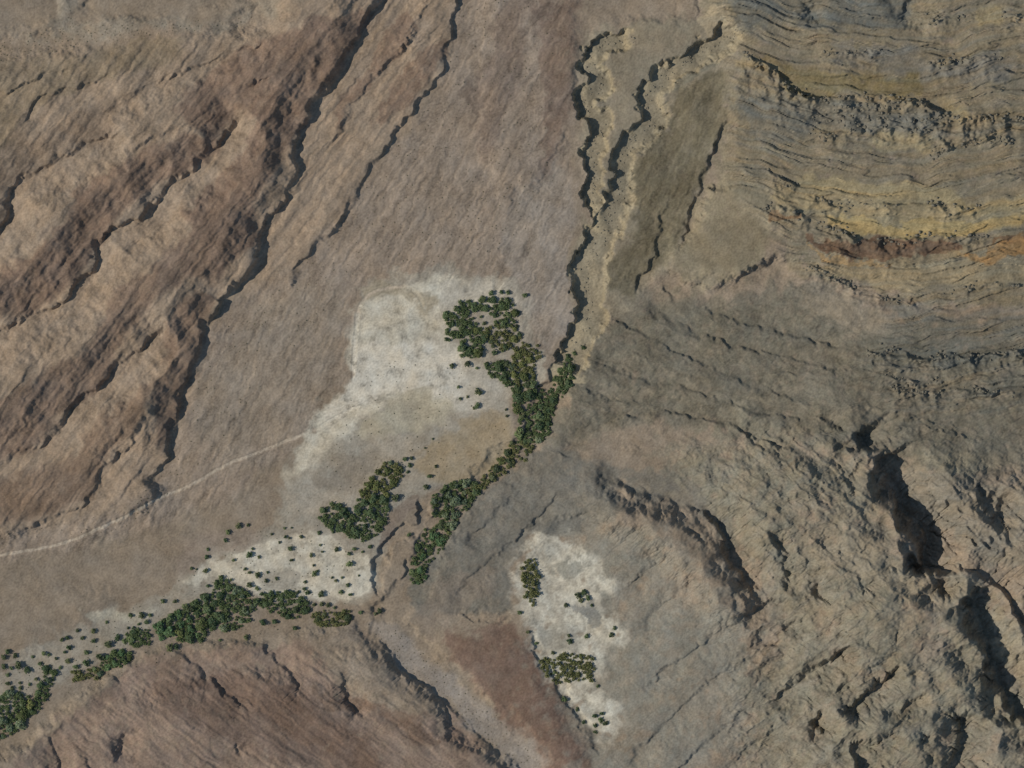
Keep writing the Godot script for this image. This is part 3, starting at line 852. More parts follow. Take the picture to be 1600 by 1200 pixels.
const LIGHT := 0.73     # how bright a level white surface comes out
func colour_band(n: int) -> void:
	var y0 := NH * n / BANDS
	var y1 := NH * (n + 1) / BANDS
	var normals := PackedVector3Array()
	var colours := PackedColorArray()
	var kinds := PackedByteArray()
	normals.resize((y1 - y0) * NW)
	colours.resize((y1 - y0) * NW)
	kinds.resize((y1 - y0) * NW)
	var patchy: FastNoiseLite = noises.patchy
	var mottle: FastNoiseLite = noises.mottle
	var grain: FastNoiseLite = noises.grain
	var stain: FastNoiseLite = noises.edge
	var hue: FastNoiseLite = noises.hue
	var bands: FastNoiseLite = noises.colour_bands
	var rills: FastNoiseLite = noises.rills
	var braid: FastNoiseLite = noises.braid
	var broad: FastNoiseLite = noises.broad
	var d := STEP * UNIT * 2.0
	for vy in range(y0, y1):
		for vx in NW:
			var i := vy * NW + vx
			var o := (vy - y0) * NW + vx
			var x := X0 + vx * STEP
			var y := Y0 + vy * STEP
			var hx := height[vy * NW + mini(vx + 1, NW - 1)] - height[vy * NW + maxi(vx - 1, 0)]
			var hy := height[mini(vy + 1, NH - 1) * NW + vx] - height[maxi(vy - 1, 0) * NW + vx]
			normals[o] = Vector3(-hx, d, -hy).normalized()
			var r := colour_r[i]
			var g := colour_g[i]
			var b := colour_b[i]
			var t := track_map[i]
			var kind := 0
			var pale := pale_mask[i]
			if pale > 0.5:
				kind = 1
			elif channel_map[i] > 1.6:
				kind = 2
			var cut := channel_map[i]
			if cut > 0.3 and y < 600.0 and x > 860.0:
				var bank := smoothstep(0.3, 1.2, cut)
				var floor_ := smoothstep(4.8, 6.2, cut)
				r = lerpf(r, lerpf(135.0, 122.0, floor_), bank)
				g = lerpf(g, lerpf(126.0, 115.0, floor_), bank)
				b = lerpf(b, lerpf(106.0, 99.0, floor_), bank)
			if t < 8.0:
				var tm := (1.0 - smoothstep(1.3, 3.0, t)) * clampf(0.95 + 0.4 * grain.get_noise_2d(x, y), 0.0, 1.0)
				r = lerpf(r, maxf(160.0, r * 1.08), tm)
				g = lerpf(g, maxf(149.0, g * 1.08), tm)
				b = lerpf(b, maxf(133.0, b * 1.08), tm)
				if t < 2.6:
					kind = 3
			var v := 1.0 + 0.15 * patchy.get_noise_2d(x, y) + 0.20 * mottle.get_noise_2d(x, y) + 0.30 * grain.get_noise_2d(x, y)
			var q := hue.get_noise_2d(x, y) * 0.05
			var sm := strata_mask[i]
			if sm > 0.02:
				var s := y - sag(x) + warp_y[i] * 0.35 + broad.get_noise_2d(x, y) * 9.0
				var c := bands.get_noise_2d(x * 0.05, s * 0.65)
				v += sm * (0.22 * c - 0.16 * smoothstep(0.16, 0.24, c) + 0.12 * smoothstep(-0.2, -0.3, c))
				q += sm * 0.10 * bands.get_noise_2d(x * 0.03 + 300.0, s * 0.7)
			var cm := crag_mask[i]
			if cm > 0.02:
				var s2 := 0.5 * x + 0.86 * y + warp_y[i] * 2.0
				v += cm * 0.20 * bands.get_noise_2d((0.86 * x - 0.5 * y) * 0.2 + 900.0, s2 * 0.8)
				q += cm * 0.05 * bands.get_noise_2d((0.86 * x - 0.5 * y) * 0.2 + 300.0, s2 * 0.5)
			var gm := grey_mask[i]
			if gm > 0.02:
				v -= gm * 0.12 * braid.get_noise_2d((-0.4 * x + 0.92 * y + warp_y[i] * 2.0) * 0.8, (0.92 * x + 0.4 * y) * 0.2)
				v += gm * 0.20 * rills.get_noise_2d((-0.3 * x + 0.95 * y + warp_y[i]), (0.95 * x + 0.3 * y) * 0.14)
			var lm := hill_mask[i]
			if lm > 0.02:
				v += lm * 0.17 * rills.get_noise_2d((0.80 * x + 0.60 * y + warp_x[i]) * 0.5, (-0.54 * x + 0.84 * y) * 0.07 + 300.0)
			var lb := low_mask[i]
			if lb > 0.02:
				v += lb * 0.17 * rills.get_noise_2d((-0.58 * x + 0.81 * y + warp_x[i]) * 0.5, (0.81 * x + 0.58 * y) * 0.07 + 300.0)
			if pale > 0.05:
				var crust := stain.get_noise_2d(x, y)
				v += pale * (0.16 * crust - 0.22 * smoothstep(0.22, 0.45, -crust))
				q += pale * 0.05 * stain.get_noise_2d(x * 0.6 + 400.0, y * 0.6)
			var fm := fan_mask[i]
			if fm > 0.02:
				v -= fm * 0.16 * maxf(0.0, braid.get_noise_2d((0.86 * x + 0.51 * y + warp_x[i] * 0.7) * 0.9, (-0.51 * x + 0.86 * y) * 0.16))
				v += fm * 0.16 * rills.get_noise_2d((0.86 * x + 0.51 * y + warp_x[i]) * 0.35, (-0.51 * x + 0.86 * y) * 0.05 + 200.0)
				v += fm * 0.22 * rills.get_noise_2d((0.88 * x + 0.47 * y + warp_x[i]) * 0.9, (-0.47 * x + 0.88 * y) * 0.10 + 500.0)
			v = maxf(v, 0.35) / LIGHT
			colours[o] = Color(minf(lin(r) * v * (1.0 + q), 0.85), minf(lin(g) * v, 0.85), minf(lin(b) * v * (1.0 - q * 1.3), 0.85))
			kinds[o] = kind
	band_out[n] = [normals, colours, kinds]

func filled(v: float) -> PackedFloat32Array:
	var a := PackedFloat32Array()
	a.resize(NW * NH)
	a.fill(v)
	return a

func build_terrain() -> void:
	noises = {
		"warp_x": noise_of(1, 26.0, 3), "warp_y": noise_of(2, 26.0, 3), "broad": noise_of(3, 110.0, 2), "ridged": noise_of(4, 46.0, 4, FastNoiseLite.TYPE_SIMPLEX_SMOOTH, FastNoiseLite.FRACTAL_RIDGED),
		"fine": noise_of(5, 11.0, 3), "bands": noise_of(6, 13.0, 3), "rills": noise_of(7, 9.0, 3), "patchy": noise_of(8, 90.0, 3), "mottle": noise_of(9, 22.0, 3), "grain": noise_of(10, 4.2, 2),
		"hue": noise_of(11, 70.0, 4), "colour_bands": noise_of(12, 12.0, 3), "edge": noise_of(13, 24.0, 4), "braid": noise_of(17, 26.0, 4, FastNoiseLite.TYPE_SIMPLEX_SMOOTH, FastNoiseLite.FRACTAL_RIDGED), "vary": noise_of(14, 70.0, 2), "drift_x": noise_of(15, 120.0, 4), "drift_y": noise_of(16, 120.0, 4)}
	var w := run_bands(warp_band, 5)
	drift = w[2]
	nudge = w[3]
	roam = w[4]
	warp_x = w[0]
	warp_y = w[1]
	say("warp")
	base_map = base_heights()
	gully_map = filled(0.0)
	ledge_map = filled(0.0)
	channel_map = filled(0.0)
	track_map = filled(99.0)
	cap_map = filled(0.4)
	rough_map = filled(0.10)
	for z in relief_zones():
		var m := mask_of(z, 3, z[2])
		cap_map = blend(cap_map, m, z[0], z[2] > 40)
		rough_map = blend(rough_map, m, z[1], z[2] > 40)
	for r in run_lines("gully", gully_lines()):
		if r:
			var v: PackedFloat32Array = r[4]
			var full: float = r[5]
			for y in r[3]:
				for x in r[2]:
					var f := v[y * r[2] + x]
					if f > 0.0:
						var i: int = (r[1] + y) * NW + r[0] + x
						gully_map[i] = -smooth_min(-gully_map[i], -f * minf(full, cap_map[i]), 1.0)
	say("gullies")
	for r in run_lines("ledge", ledge_lines()):
		if r:
			var v: PackedFloat32Array = r[4]
			for y in r[3]:
				for x in r[2]:
					var f := v[y * r[2] + x]
					if f > 0.0:
						ledge_map[(r[1] + y) * NW + r[0] + x] += f
	var cuts := run_lines("channel", channel_lines()).duplicate()
	for n in channel_lines().size():
		var full_cut: float = channel_lines()[n][0]
		var r: Array = cuts[n]
		if r:
			var v: PackedFloat32Array = r[4]
			for y in r[3]:
				for x in r[2]:
					var i: int = (r[1] + y) * NW + r[0] + x
					var cut := v[y * r[2] + x]
					if full_cut > 5.0:
						cut = maxf(0.0, cut + 0.42 * sin(cut * 2.6) * smoothstep(0.2, 1.0, cut) * smoothstep(full_cut, full_cut - 1.2, cut))
					channel_map[i] = maxf(channel_map[i], cut)
	for r in run_lines("track", track_lines()):
		if r:
			var v: PackedFloat32Array = r[4]
			for y in r[3]:
				for x in r[2]:
					var i: int = (r[1] + y) * NW + r[0] + x
					track_map[i] = minf(track_map[i], v[y * r[2] + x])
	say("lines")
	strata_mask = mask_of([1150, 60, 1100, 20, 1110, -90, 1690, -90, 1690, 640, 1400, 640, 1330, 560, 1400, 490, 1320, 450, 1240, 420, 1200, 340, 1130, 290, 1140, 180], 0, 28)
	crag_mask = mask_of([1030, 690, 1180, 660, 1290, 650, 1400, 700, 1540, 710, 1690, 740, 1690, 1290, 1150, 1290, 1130, 1060, 1170, 960, 1160, 880, 1110, 800], 0, 28)
	grey_mask = mask_of([870, 680, 900, 560, 950, 480, 1100, 460, 1260, 440, 1360, 520, 1380, 640, 1690, 630, 1690, 730, 1400, 690, 1200, 660, 1100, 650, 980, 660], 0, 28)
	hill_mask = mask_of([-90, 110, 200, 70, 420, 40, 700, -90, 705, 20, 680, 120, 590, 240, 535, 335, 440, 430, 350, 460, 318, 520, 290, 600, 270, 680, 240, 745, 195, 790, 0, 815, -90, 840], 0, 24)
	low_mask = mask_of([-90, 1290, -90, 1220, 60, 1170, 180, 1060, 280, 1025, 410, 1020, 555, 1000, 690, 1110, 710, 1160, 810, 1240, 830, 1290], 0, 24)
	fan_mask = mask_of([720, -90, 890, -90, 890, 520, 850, 560, 700, 440, 560, 450, 540, 610, 460, 700, 380, 780, 200, 850, -90, 900, -90, 850, 200, 800, 262, 730, 295, 620, 330, 520, 400, 440, 455, 430, 560, 320, 690, 130], 0, 20)
	var slab := mask_of([1010, 225, 1060, 130, 1125, 100, 1140, 150, 1115, 240, 1085, 320, 1060, 390, 1000, 460, 950, 450, 985, 380, 985, 250], 0, 12)
	for i in slab.size():
		fan_mask[i] = maxf(fan_mask[i], slab[i])
	say("zones")
	height = run_bands(coarse_band, 1)[0]
	say("heights")
	wear_down()
	say("erosion")
	height = run_bands(finish_band, 1)[0]
	say("finish")
	colour_r = filled(125.0)
	colour_g = filled(114.0)
	colour_b = filled(100.0)
	pale_mask = filled(0.0)
	var edge := PackedFloat32Array()
	edge.resize(NW * NH)
	for i in NW * NH:
		edge[i] = (warp_x[i] + warp_y[i]) * 0.09
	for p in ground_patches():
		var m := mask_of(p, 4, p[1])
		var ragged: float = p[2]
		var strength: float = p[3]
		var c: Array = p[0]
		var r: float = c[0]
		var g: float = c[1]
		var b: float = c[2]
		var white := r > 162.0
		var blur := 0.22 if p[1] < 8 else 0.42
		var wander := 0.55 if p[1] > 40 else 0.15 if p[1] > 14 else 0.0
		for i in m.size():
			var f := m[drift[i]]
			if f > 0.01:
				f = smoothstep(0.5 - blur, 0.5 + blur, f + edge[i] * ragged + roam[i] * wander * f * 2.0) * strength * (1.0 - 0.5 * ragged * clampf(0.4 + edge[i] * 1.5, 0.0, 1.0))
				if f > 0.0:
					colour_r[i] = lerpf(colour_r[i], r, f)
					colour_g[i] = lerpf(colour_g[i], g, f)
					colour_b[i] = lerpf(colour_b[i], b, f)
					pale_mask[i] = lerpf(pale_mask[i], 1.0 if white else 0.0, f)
	say("patches")
	var made := run_bands(colour_band, 3)
	say("colours")
	var normals: PackedVector3Array = made[0]
	var colours: PackedColorArray = made[1]
	var kinds: PackedByteArray = made[2]
	var look := StandardMaterial3D.new()
	look.vertex_color_use_as_albedo = true
	look.roughness = 1.0
	look.metallic_specular = 0.15
	var what := [
		["terrain", "bare brown and grey desert hills, slopes and rock strata"],
		["salt_flat", "white salt crusted ground beside the green groves"],
		["wash_bed", "stony floor of the winding dry wash"],
		["dirt_track", "pale dirt track crossing the plain to the salt flat"]]
	for k in 4:
		var place := PackedInt32Array()
		place.resize(NW * NH)
		place.fill(-1)
		var vs := PackedVector3Array()
		var ns := PackedVector3Array()
		var cs := PackedColorArray()
		var ids := PackedInt32Array()
		for vy in NH - 1:
			for vx in NW - 1:
				var i := vy * NW + vx
				if kinds[i] != k:
					continue
				var at := [0, 0, 0, 0]
				for j in 4:
					var q := i + (j & 1) + (j >> 1) * NW
					if place[q] < 0:
						place[q] = vs.size()
						var qx := q % NW
						var qy := q / NW
						vs.append(Vector3((X0 + qx * STEP - 800.0) * UNIT, height[q], (Y0 + qy * STEP - 600.0) * UNIT))
						ns.append(normals[q])
						cs.append(colours[q])
					at[j] = place[q]
				ids.append_array([at[0], at[1], at[2], at[1], at[3], at[2]])
		if k == 0:
			outskirts(vs, ns, cs, ids, colours)
		var arrays := []
		arrays.resize(Mesh.ARRAY_MAX)
		arrays[Mesh.ARRAY_VERTEX] = vs
		arrays[Mesh.ARRAY_NORMAL] = ns
		arrays[Mesh.ARRAY_COLOR] = cs
		arrays[Mesh.ARRAY_INDEX] = ids
		var mesh := ArrayMesh.new()
		mesh.add_surface_from_arrays(Mesh.PRIMITIVE_TRIANGLES, arrays)
		mesh.surface_set_material(0, look)
		var o := MeshInstance3D.new()
		o.name = what[k][0]
		o.mesh = mesh
		o.set_meta("kind", "structure")
		o.set_meta("label", what[k][1])
		add_child(o, true)
	say("meshes")

# the land goes on round the mapped part, in coarser steps
func outskirts(vs: PackedVector3Array, ns: PackedVector3Array, cs: PackedColorArray, ids: PackedInt32Array, colours: PackedColorArray) -> void:
	var rim := PackedInt32Array()
	for x in range(0, NW - 1, 4):
		rim.append(x)
	for y in range(0, NH - 1, 4):
		rim.append(y * NW + NW - 1)
	for x in range(NW - 1, 0, -4):
		rim.append((NH - 1) * NW + x)
	for y in range(NH - 1, 0, -4):
		rim.append(y * NW)
	var n := rim.size()
	var first := vs.size()
	var broad: FastNoiseLite = noises.broad
	var rings := [0.0, 14.0, 40.0, 90.0, 180.0, 400.0, 900.0, 2000.0]
	for k in rings.size():
		for q in rim:
			var v := Vector3((X0 + (q % NW) * STEP - 800.0) * UNIT, height[q], (Y0 + (q / NW) * STEP - 600.0) * UNIT)
			var away := Vector3(v.x, 0, v.z).normalized()
			v += away * rings[k]
			if k:
				v.y += broad.get_noise_2d(v.x * 2.0, v.z * 2.0) * minf(12.0, rings[k] * 0.1)
			else:
				v.y -= 0.02
			vs.append(v)
			ns.append(Vector3.UP)
			cs.append(colours[q])
	for k in rings.size() - 1:
		for j in n:
			var a := first + k * n + j
			var b := first + k * n + (j + 1) % n
			ids.append_array([a, a + n, b, b, a + n, b + n])

func ground(x: float, y: float) -> float:
	var fx := clampf((x - X0) / STEP, 0.0, NW - 1.01)
	var fy := clampf((y - Y0) / STEP, 0.0, NH - 1.01)
	var ix := int(fx)
	var iy := int(fy)
	var i := iy * NW + ix
	fx -= ix
	fy -= iy
	return lerpf(lerpf(height[i], height[i + 1], fx), lerpf(height[i + NW], height[i + NW + 1], fx), fy)

# ------------------------------------------------------------------ plants
# groves: [where, how one counts along it, tone, spacing in map units, smallest and largest crown radius in metres, outline...]
func groves() -> Array:
	return [
		["the northwest lobe of the central grove", "west", "dark", 11.5, 2.6, 4.2, 698,490, 712,480, 725,483, 735,495, 745,505, 752,520, 758,530, 748,538, 750,552, 740,558, 728,552, 722,543, 718,530, 704,530, 698,515],
		["the northern fringe of the central grove", "west", "green", 11.5, 2.4, 3.8, 721,474, 742,472, 750,470, 768,467, 800,471, 805,492, 800,506, 777,508, 775,493, 764,483, 748,480, 733,485, 722,484],
		["the olive brown middle of the central grove", "north", "olive", 12.0, 2.2, 3.6, 768,511, 800,508, 808,522, 815,540, 838,540, 843,553, 833,568, 832,600, 812,602, 803,585, 797,565, 800,552, 780,542, 768,535, 758,521],
		["the southwest spur of the central grove", "west", "green", 11.5, 2.4, 3.8, 760,571, 790,567, 802,585, 812,606, 800,604, 785,594, 766,583],
		["the slender eastern arm of the central grove", "north", "dark", 11.0, 2.6, 4.0, 888,560, 895,570, 893,592, 882,613, 868,626, 861,612, 868,595, 877,576],
		["the southern stem of the central grove", "north", "dark", 12.5, 3.0, 4.8, 832,602, 850,607, 865,618, 864,640, 857,672, 848,684, 830,690, 812,690, 812,665, 814,650, 806,635, 803,612, 815,604],
		["the thin tree line down the ravine", "north", "dull", 12.0, 2.2, 3.6, 798,692, 835,690, 829,706, 818,718, 800,727, 785,737, 766,752, 755,762, 738,772, 726,774, 727,764, 745,754, 760,743, 775,729, 790,712],
		["the grey green clump at the ravine bend", "west", "grey", 12.5, 2.8, 4.4, 705,756, 740,753, 750,765, 741,780, 726,795, 716,806, 708,820, 690,817, 676,800, 678,776, 690,770],
		["the lower ravine thicket", "north", "bright", 12.0, 2.6, 4.2, 688,822, 708,822, 703,836, 695,850, 681,866, 667,880, 662,892, 665,903, 648,912, 640,900, 646,885, 650,868, 655,846, 667,830],
		["the upper grove west of the ravine", "north", "olive", 11.0, 2.2, 3.6, 607,722, 622,728, 626,742, 616,752, 603,762, 602,776, 590,780, 565,778, 565,766, 578,753, 592,738],
		["the lower grove west of the ravine", "north", "dark", 12.0, 2.6, 4.4, 562,780, 603,780, 605,792, 600,802, 601,820, 591,832, 576,840, 560,842, 546,834, 552,815, 562,800, 557,790],
		["the small clump on the white flat's edge", "west", "dark", 11.5, 3.0, 4.6, 503,800, 516,791, 530,791, 545,801, 549,815, 540,826, 524,829, 509,821, 501,812],
		["the western end of the long grove", "west", "bright", 12.5, 2.8, 4.4, 245,980, 262,965, 280,957, 298,948, 305,960, 312,975, 318,990, 314,1001, 295,1001, 272,996, 250,995],
		["the middle of the long grove", "west", "dark", 12.5, 2.8, 4.4, 300,945, 316,935, 331,924, 345,906, 358,906, 356,930, 352,950, 345,975, 335,986, 320,990, 310,965],
		["the eastern end of the long grove", "west", "grey", 12.5, 2.6, 4.2, 360,912, 368,921, 382,926, 388,940, 398,950, 388,966, 371,979, 350,986, 346,976, 354,950],
		["the dark grove east of the long one", "west", "dark", 12.0, 2.6, 4.2, 400,941, 415,931, 440,926, 460,930, 475,940, 482,950, 466,961, 450,966, 435,956, 415,951],
		["the bushy row below the dark grove", "west", "dull", 10.5, 2.2, 3.4, 489,962, 505,957, 520,962, 545,958, 543,972, 520,976, 495,974],
		["the green patch in the lower left corner", "north", "grey", 13.0, 2.8, 4.2, -12,1098, 5,1090, 20,1084, 36,1085, 46,1100, 41,1120, 26,1140, 0,1152, -14,1156],
		["the tree line beside the lower left patch", "north", "dark", 11.0, 2.0, 3.2, 70,1046, 84,1048, 78,1070, 70,1090, 58,1108, 46,1118, 48,1102, 58,1090, 62,1072],
		["the bright hedge under the wash", "west", "bright", 10.0, 2.4, 3.4, 158,1040, 168,1026, 180,1020, 198,1021, 200,1030, 188,1040, 165,1045],
		["the low brush row above the red hill", "west", "olive", 10.0, 1.8, 2.8, 112,1054, 130,1052, 150,1047, 156,1052, 150,1057, 128,1060, 116,1063],
		["the twin bushes left of the long grove", "west", "green", 10.0, 2.2, 3.4, 198,992, 212,988, 230,988, 230,1006, 214,1009, 200,1004],
		["the thicket on the eastern white patch", "west", "olive", 8.6, 0.9, 1.8, 848,1030, 870,1032, 880,1024, 905,1024, 925,1030, 925,1060, 900,1063, 870,1064, 852,1050],
		["the olive strip beside the eastern white patch", "north", "olive", 8.0, 0.9, 1.6, 822,876, 836,876, 840,900, 838,925, 832,945, 824,945, 822,915, 818,895],
	]

# single bushes: [x, y, crown radius in map units] by where they stand
func single_shrubs() -> Array:
	return [
		["on the white flat by the ravine", 444,826,2.5, 455,825,2, 445,839,3, 451,841,2.5, 470,839,3.5, 498,833,3.5, 520,832,2.5, 453,858,4.5, 500,852,2.5, 503,863,2.5, 526,859,4.5, 486,868,4, 455,876,3.5, 489,884,2.5, 545,881,6, 490,897,5, 495,893,3, 518,903,2.5, 524,908,3, 534,903,2.5, 543,915,3.5, 532,926,4, 547,930,3.5, 502,929,6, 475,921,3.5, 480,927,4.5, 465,926,3.5, 476,910,3, 566,863,2.5, 578,855,4, 560,900,2, 553,858,4, 545,866,3.5],
		["on the white flat's western end", 388,867,6, 404,871,3, 382,890,3, 389,895,3.5, 401,899,5.5, 417,895,2.5, 431,905,3.5, 415,908,3.5, 389,915,5, 401,920,4, 408,928,4, 364,876,3, 394,858,2.5, 351,845,4, 372,822,5, 356,832,4.5, 387,821,3, 424,835,2.5, 436,848,2.5],
		["above the long grove", 298,889,3, 320,892,4.5, 324,916,3.5, 338,910,4, 288,948,5, 322,871,4, 324,859,3, 306,890,2, 253,940,4, 272,940,4],
		["left of the long grove", 220,962,5.5, 233,962,3.5, 228,973,4.5, 203,962,4, 216,976,3, 207,982,3, 183,997,6, 193,1003,5, 168,1008,6.5, 155,1028,7, 199,982,2.5, 165,973,3],
		["in the wash below the pale strip", 67,1022,4, 75,1024,3, 50,1027,3, 61,1038,4, 106,1013,4.5, 134,1020,4.5, 105,1034,5, 93,1044,3.5, 117,1042,5, 133,1037,6, 95,1000,4, 104,997,4, 120,986,3.5, 145,987,4.5, 128,998,4, 145,1002,4, 100,1020,3, 86,1030,3],
		["beside the lower left green patch", 11,1019,4.5, 5,1027,5, 22,1025,4.5, 11,1055,4, 11,1068,4.5, 18,1076,4, 30,1076,4, 30,1068,3, 55,1062,3.5, 41,1048,6, 28,1040,7, 5,1042,5, 45,1070,3, 16,1045,3.5],
		["around the central grove's top", 768,458,5, 783,457,4, 794,457,4, 820,461,4.5, 697,530,3.5, 722,555,4.5, 807,510,3.5, 812,522,4.5, 770,541,4, 773,551,5, 786,548,3, 752,484,3, 752,495,3, 756,505,4],
		["west of the central grove", 716,605,3, 748,612,6.5, 719,623,3, 730,620,2.5, 746,634,5.5, 740,638,3, 706,572,4.5, 730,569,5.5, 745,575,3, 791,640,2.5, 792,650,2.5],
		["just west of the ravine", 671,744,4.5, 681,729,3, 665,761,5, 618,778,6.5, 639,836,4, 633,718,4.5, 640,727,4, 628,736,4, 643,716,3.5, 637,738,3, 664,700,2, 676,686,2],
		["along the southern rim of the wash", 563,958,4, 593,955,5, 586,960,3, 460,983,4.5, 410,973,6, 428,973,5, 442,961,5, 383,997,5, 343,1001,3, 265,1013,7, 274,1012,5, 490,946,3.5, 502,945,4, 512,946,4, 522,950,3],
		["at the mouth of the winding canyon", 898,552,4, 912,543,4, 887,556,4],
		["on the eastern white patch", 838,1005,3.5, 882,1092,5, 902,1108,4, 930,1144,4, 812,957,4, 825,988,3.5, 890,1002,5, 889,993,3.5, 917,994,4.5, 960,981,3.5, 955,992,4.5, 903,930,5.5, 912,926,5.5, 919,934,5, 908,938,4.5, 884,946,4, 924,946,3, 864,1020,3.5, 934,1072,3, 929,1118,4.5, 938,1125,5, 946,1130,5, 940,1115,4, 912,1128,3.5, 930,1133,4],
	]

func leaves(seed_: int, count: int, size: float, tall: float) -> ArrayMesh:
	var r := RandomNumberGenerator.new()
	r.seed = seed_
	var lobes := []
	for k in 9:
		var a := r.randf() * TAU
		var out := sqrt(r.randf()) * 0.62
		lobes.append([Vector3(cos(a) * out, tall * r.randf_range(0.35, 0.8) - out * 0.25 * tall, sin(a) * out), r.randf_range(0.30, 0.46)])
	lobes.append([Vector3(0, tall * 0.72, 0), 0.48])
	var vs := PackedVector3Array()
	var ns := PackedVector3Array()
	var cs := PackedColorArray()
	for k in count:
		var lobe: Array = lobes[r.randi() % lobes.size()]
		var dir := Vector3(r.randfn(), r.randfn() * 0.8 + 0.25, r.randfn()).normalized()
		var c: Vector3 = lobe[0] + dir * float(lobe[1]) * pow(r.randf(), 0.35)
		c.y = maxf(c.y, 0.12)
		var n := (dir * 0.7 + Vector3(0, 0.7, 0) + Vector3(r.randfn(), r.randfn(), r.randfn()) * 0.4).normalized()
		var u := n.cross(Vector3(r.randfn(), r.randfn(), r.randfn())).normalized() * size * r.randf_range(0.6, 1.3)
		var v := n.cross(u).normalized() * size * r.randf_range(0.4, 0.8)
		var t := r.randf_range(0.55, 1.0)
		var warm := r.randf_range(0.85, 1.0)
		var colour := Color(t * warm, t, t * r.randf_range(0.75, 1.0))
		var q := [c - u, c - v * 1.1 + u * 0.2, c + u, c + v]
		for j in [0, 2, 1, 0, 3, 2]:
			vs.append(q[j])
			ns.append(n)
			cs.append(colour)
	var arrays := []
	arrays.resize(Mesh.ARRAY_MAX)
	arrays[Mesh.ARRAY_VERTEX] = vs
	arrays[Mesh.ARRAY_NORMAL] = ns
	arrays[Mesh.ARRAY_COLOR] = cs
	var m := ArrayMesh.new()
	m.add_surface_from_arrays(Mesh.PRIMITIVE_TRIANGLES, arrays)
	return m

func bar(st: SurfaceTool, a: Vector3, b: Vector3, ra: float, rb: float) -> void:
	var d := (b - a).normalized()
	var u := d.cross(Vector3(0.3, 0.1, 0.9)).normalized()
	var v := d.cross(u)
	for k in 6:
		var p := u * cos(TAU * k / 6.0) + v * sin(TAU * k / 6.0)
		var q := u * cos(TAU * (k + 1) / 6.0) + v * sin(TAU * (k + 1) / 6.0)
		for x in [[a + p * ra, p], [b + p * rb, p], [b + q * rb, q], [a + p * ra, p], [b + q * rb, q], [a + q * ra, q]]:
			st.set_normal(x[1])
			st.add_vertex(x[0])

func limbs(seed_: int, tall: float, stout: float, from_ground: bool) -> ArrayMesh:
	var r := RandomNumberGenerator.new()
	r.seed = seed_
	var st := SurfaceTool.new()
	st.begin(Mesh.PRIMITIVE_TRIANGLES)
	var fork := Vector3(0.03, 0.02 if from_ground else tall * 0.34, -0.02)
	if not from_ground:
		bar(st, Vector3(0, -0.12, 0), fork, stout, stout * 0.75)
	for k in 5:
		var a := TAU * k / 5.0 + r.randf() * 0.8
		var tip := Vector3(cos(a) * 0.5, tall * r.randf_range(0.55, 0.8), sin(a) * 0.5)
		var mid := fork.lerp(tip, 0.5) + Vector3(0, tall * 0.06, 0)
		bar(st, fork, mid, stout * 0.6, stout * 0.38)
		bar(st, mid, tip, stout * 0.38, stout * 0.12)
	return st.commit()

func ordinal(n: int) -> String:
	var ones := ["", "first", "second", "third", "fourth", "fifth", "sixth", "seventh", "eighth", "ninth", "tenth", "eleventh", "twelfth", "thirteenth", "fourteenth", "fifteenth", "sixteenth", "seventeenth", "eighteenth", "nineteenth"]
	if n < 20:
		return ones[n]
	var tens := ["", "", "twenty", "thirty", "forty", "fifty", "sixty", "seventy", "eighty", "ninety"]
	var round_tens := ["", "", "twentieth", "thirtieth", "fortieth", "fiftieth", "sixtieth", "seventieth", "eightieth", "ninetieth"]
	return round_tens[n / 10] if n % 10 == 0 else tens[n / 10] + "-" + ones[n % 10]

func at(x: float, y: float, sink := 0.05) -> Vector3:
	return Vector3((x - 800.0) * UNIT, ground(x, y) - sink, (y - 600.0) * UNIT)

func leaf_look(r: float, g: float, b: float) -> StandardMaterial3D:
	var m := StandardMaterial3D.new()
	m.vertex_color_use_as_albedo = true
	m.albedo_color = Color(r, g, b).linear_to_srgb()
	m.roughness = 0.9
	m.metallic_specular = 0.2
	m.backlight_enabled = true
	m.backlight = Color(0.25, 0.3, 0.15)
	m.cull_mode = BaseMaterial3D.CULL_DISABLED
	return m

var serial := {}
func thing(called: String, where: Vector3, label: String, category: String, group: String) -> Node3D:
	var n: int = serial.get(called, 0)
	serial[called] = n + 1
	var o := Node3D.new()
	o.name = called if n == 0 else "%s_%03d" % [called, n]
	o.position = where
	o.set_meta("label", label)
	o.set_meta("category", category)
	o.set_meta("group", group)
	add_child(o)
	return o

func part(called: String, mesh: Mesh, look: Material, parent: Node3D) -> void:
	var o := MeshInstance3D.new()
	o.name = called
	o.mesh = mesh
	o.material_override = look
	parent.add_child(o, true)

func outline_of(data: Array, from: int) -> PackedVector2Array:
	var p := PackedVector2Array()
	for k in range(from, data.size() - 1, 2):
		p.append(Vector2(data[k], data[k + 1]))
	return p

func loosened(poly: PackedVector2Array, by: float) -> PackedVector2Array:
	return Geometry2D.offset_polygon(poly, by)[0]

func scatter(poly: PackedVector2Array, apart: float, tries: int, gaps := 9.0) -> Array:
	var thin: FastNoiseLite = noises.edge
	var lo := poly[0]
	var hi := poly[0]
	for q in poly:
		lo = lo.min(q)
		hi = hi.max(q)
	var spots := []
	for k in tries:
		var p := Vector2(rng.randf_range(lo.x, hi.x), rng.randf_range(lo.y, hi.y))
		if not Geometry2D.is_point_in_polygon(p, poly):
			continue
		if thin.get_noise_2d(p.x * 1.9, p.y * 1.9) < -gaps:
			continue
		var free := true
		for q in spots:
			if p.distance_squared_to(q) < apart * apart:
				free = false
				break
		if free:
			spots.append(p)
	return spots

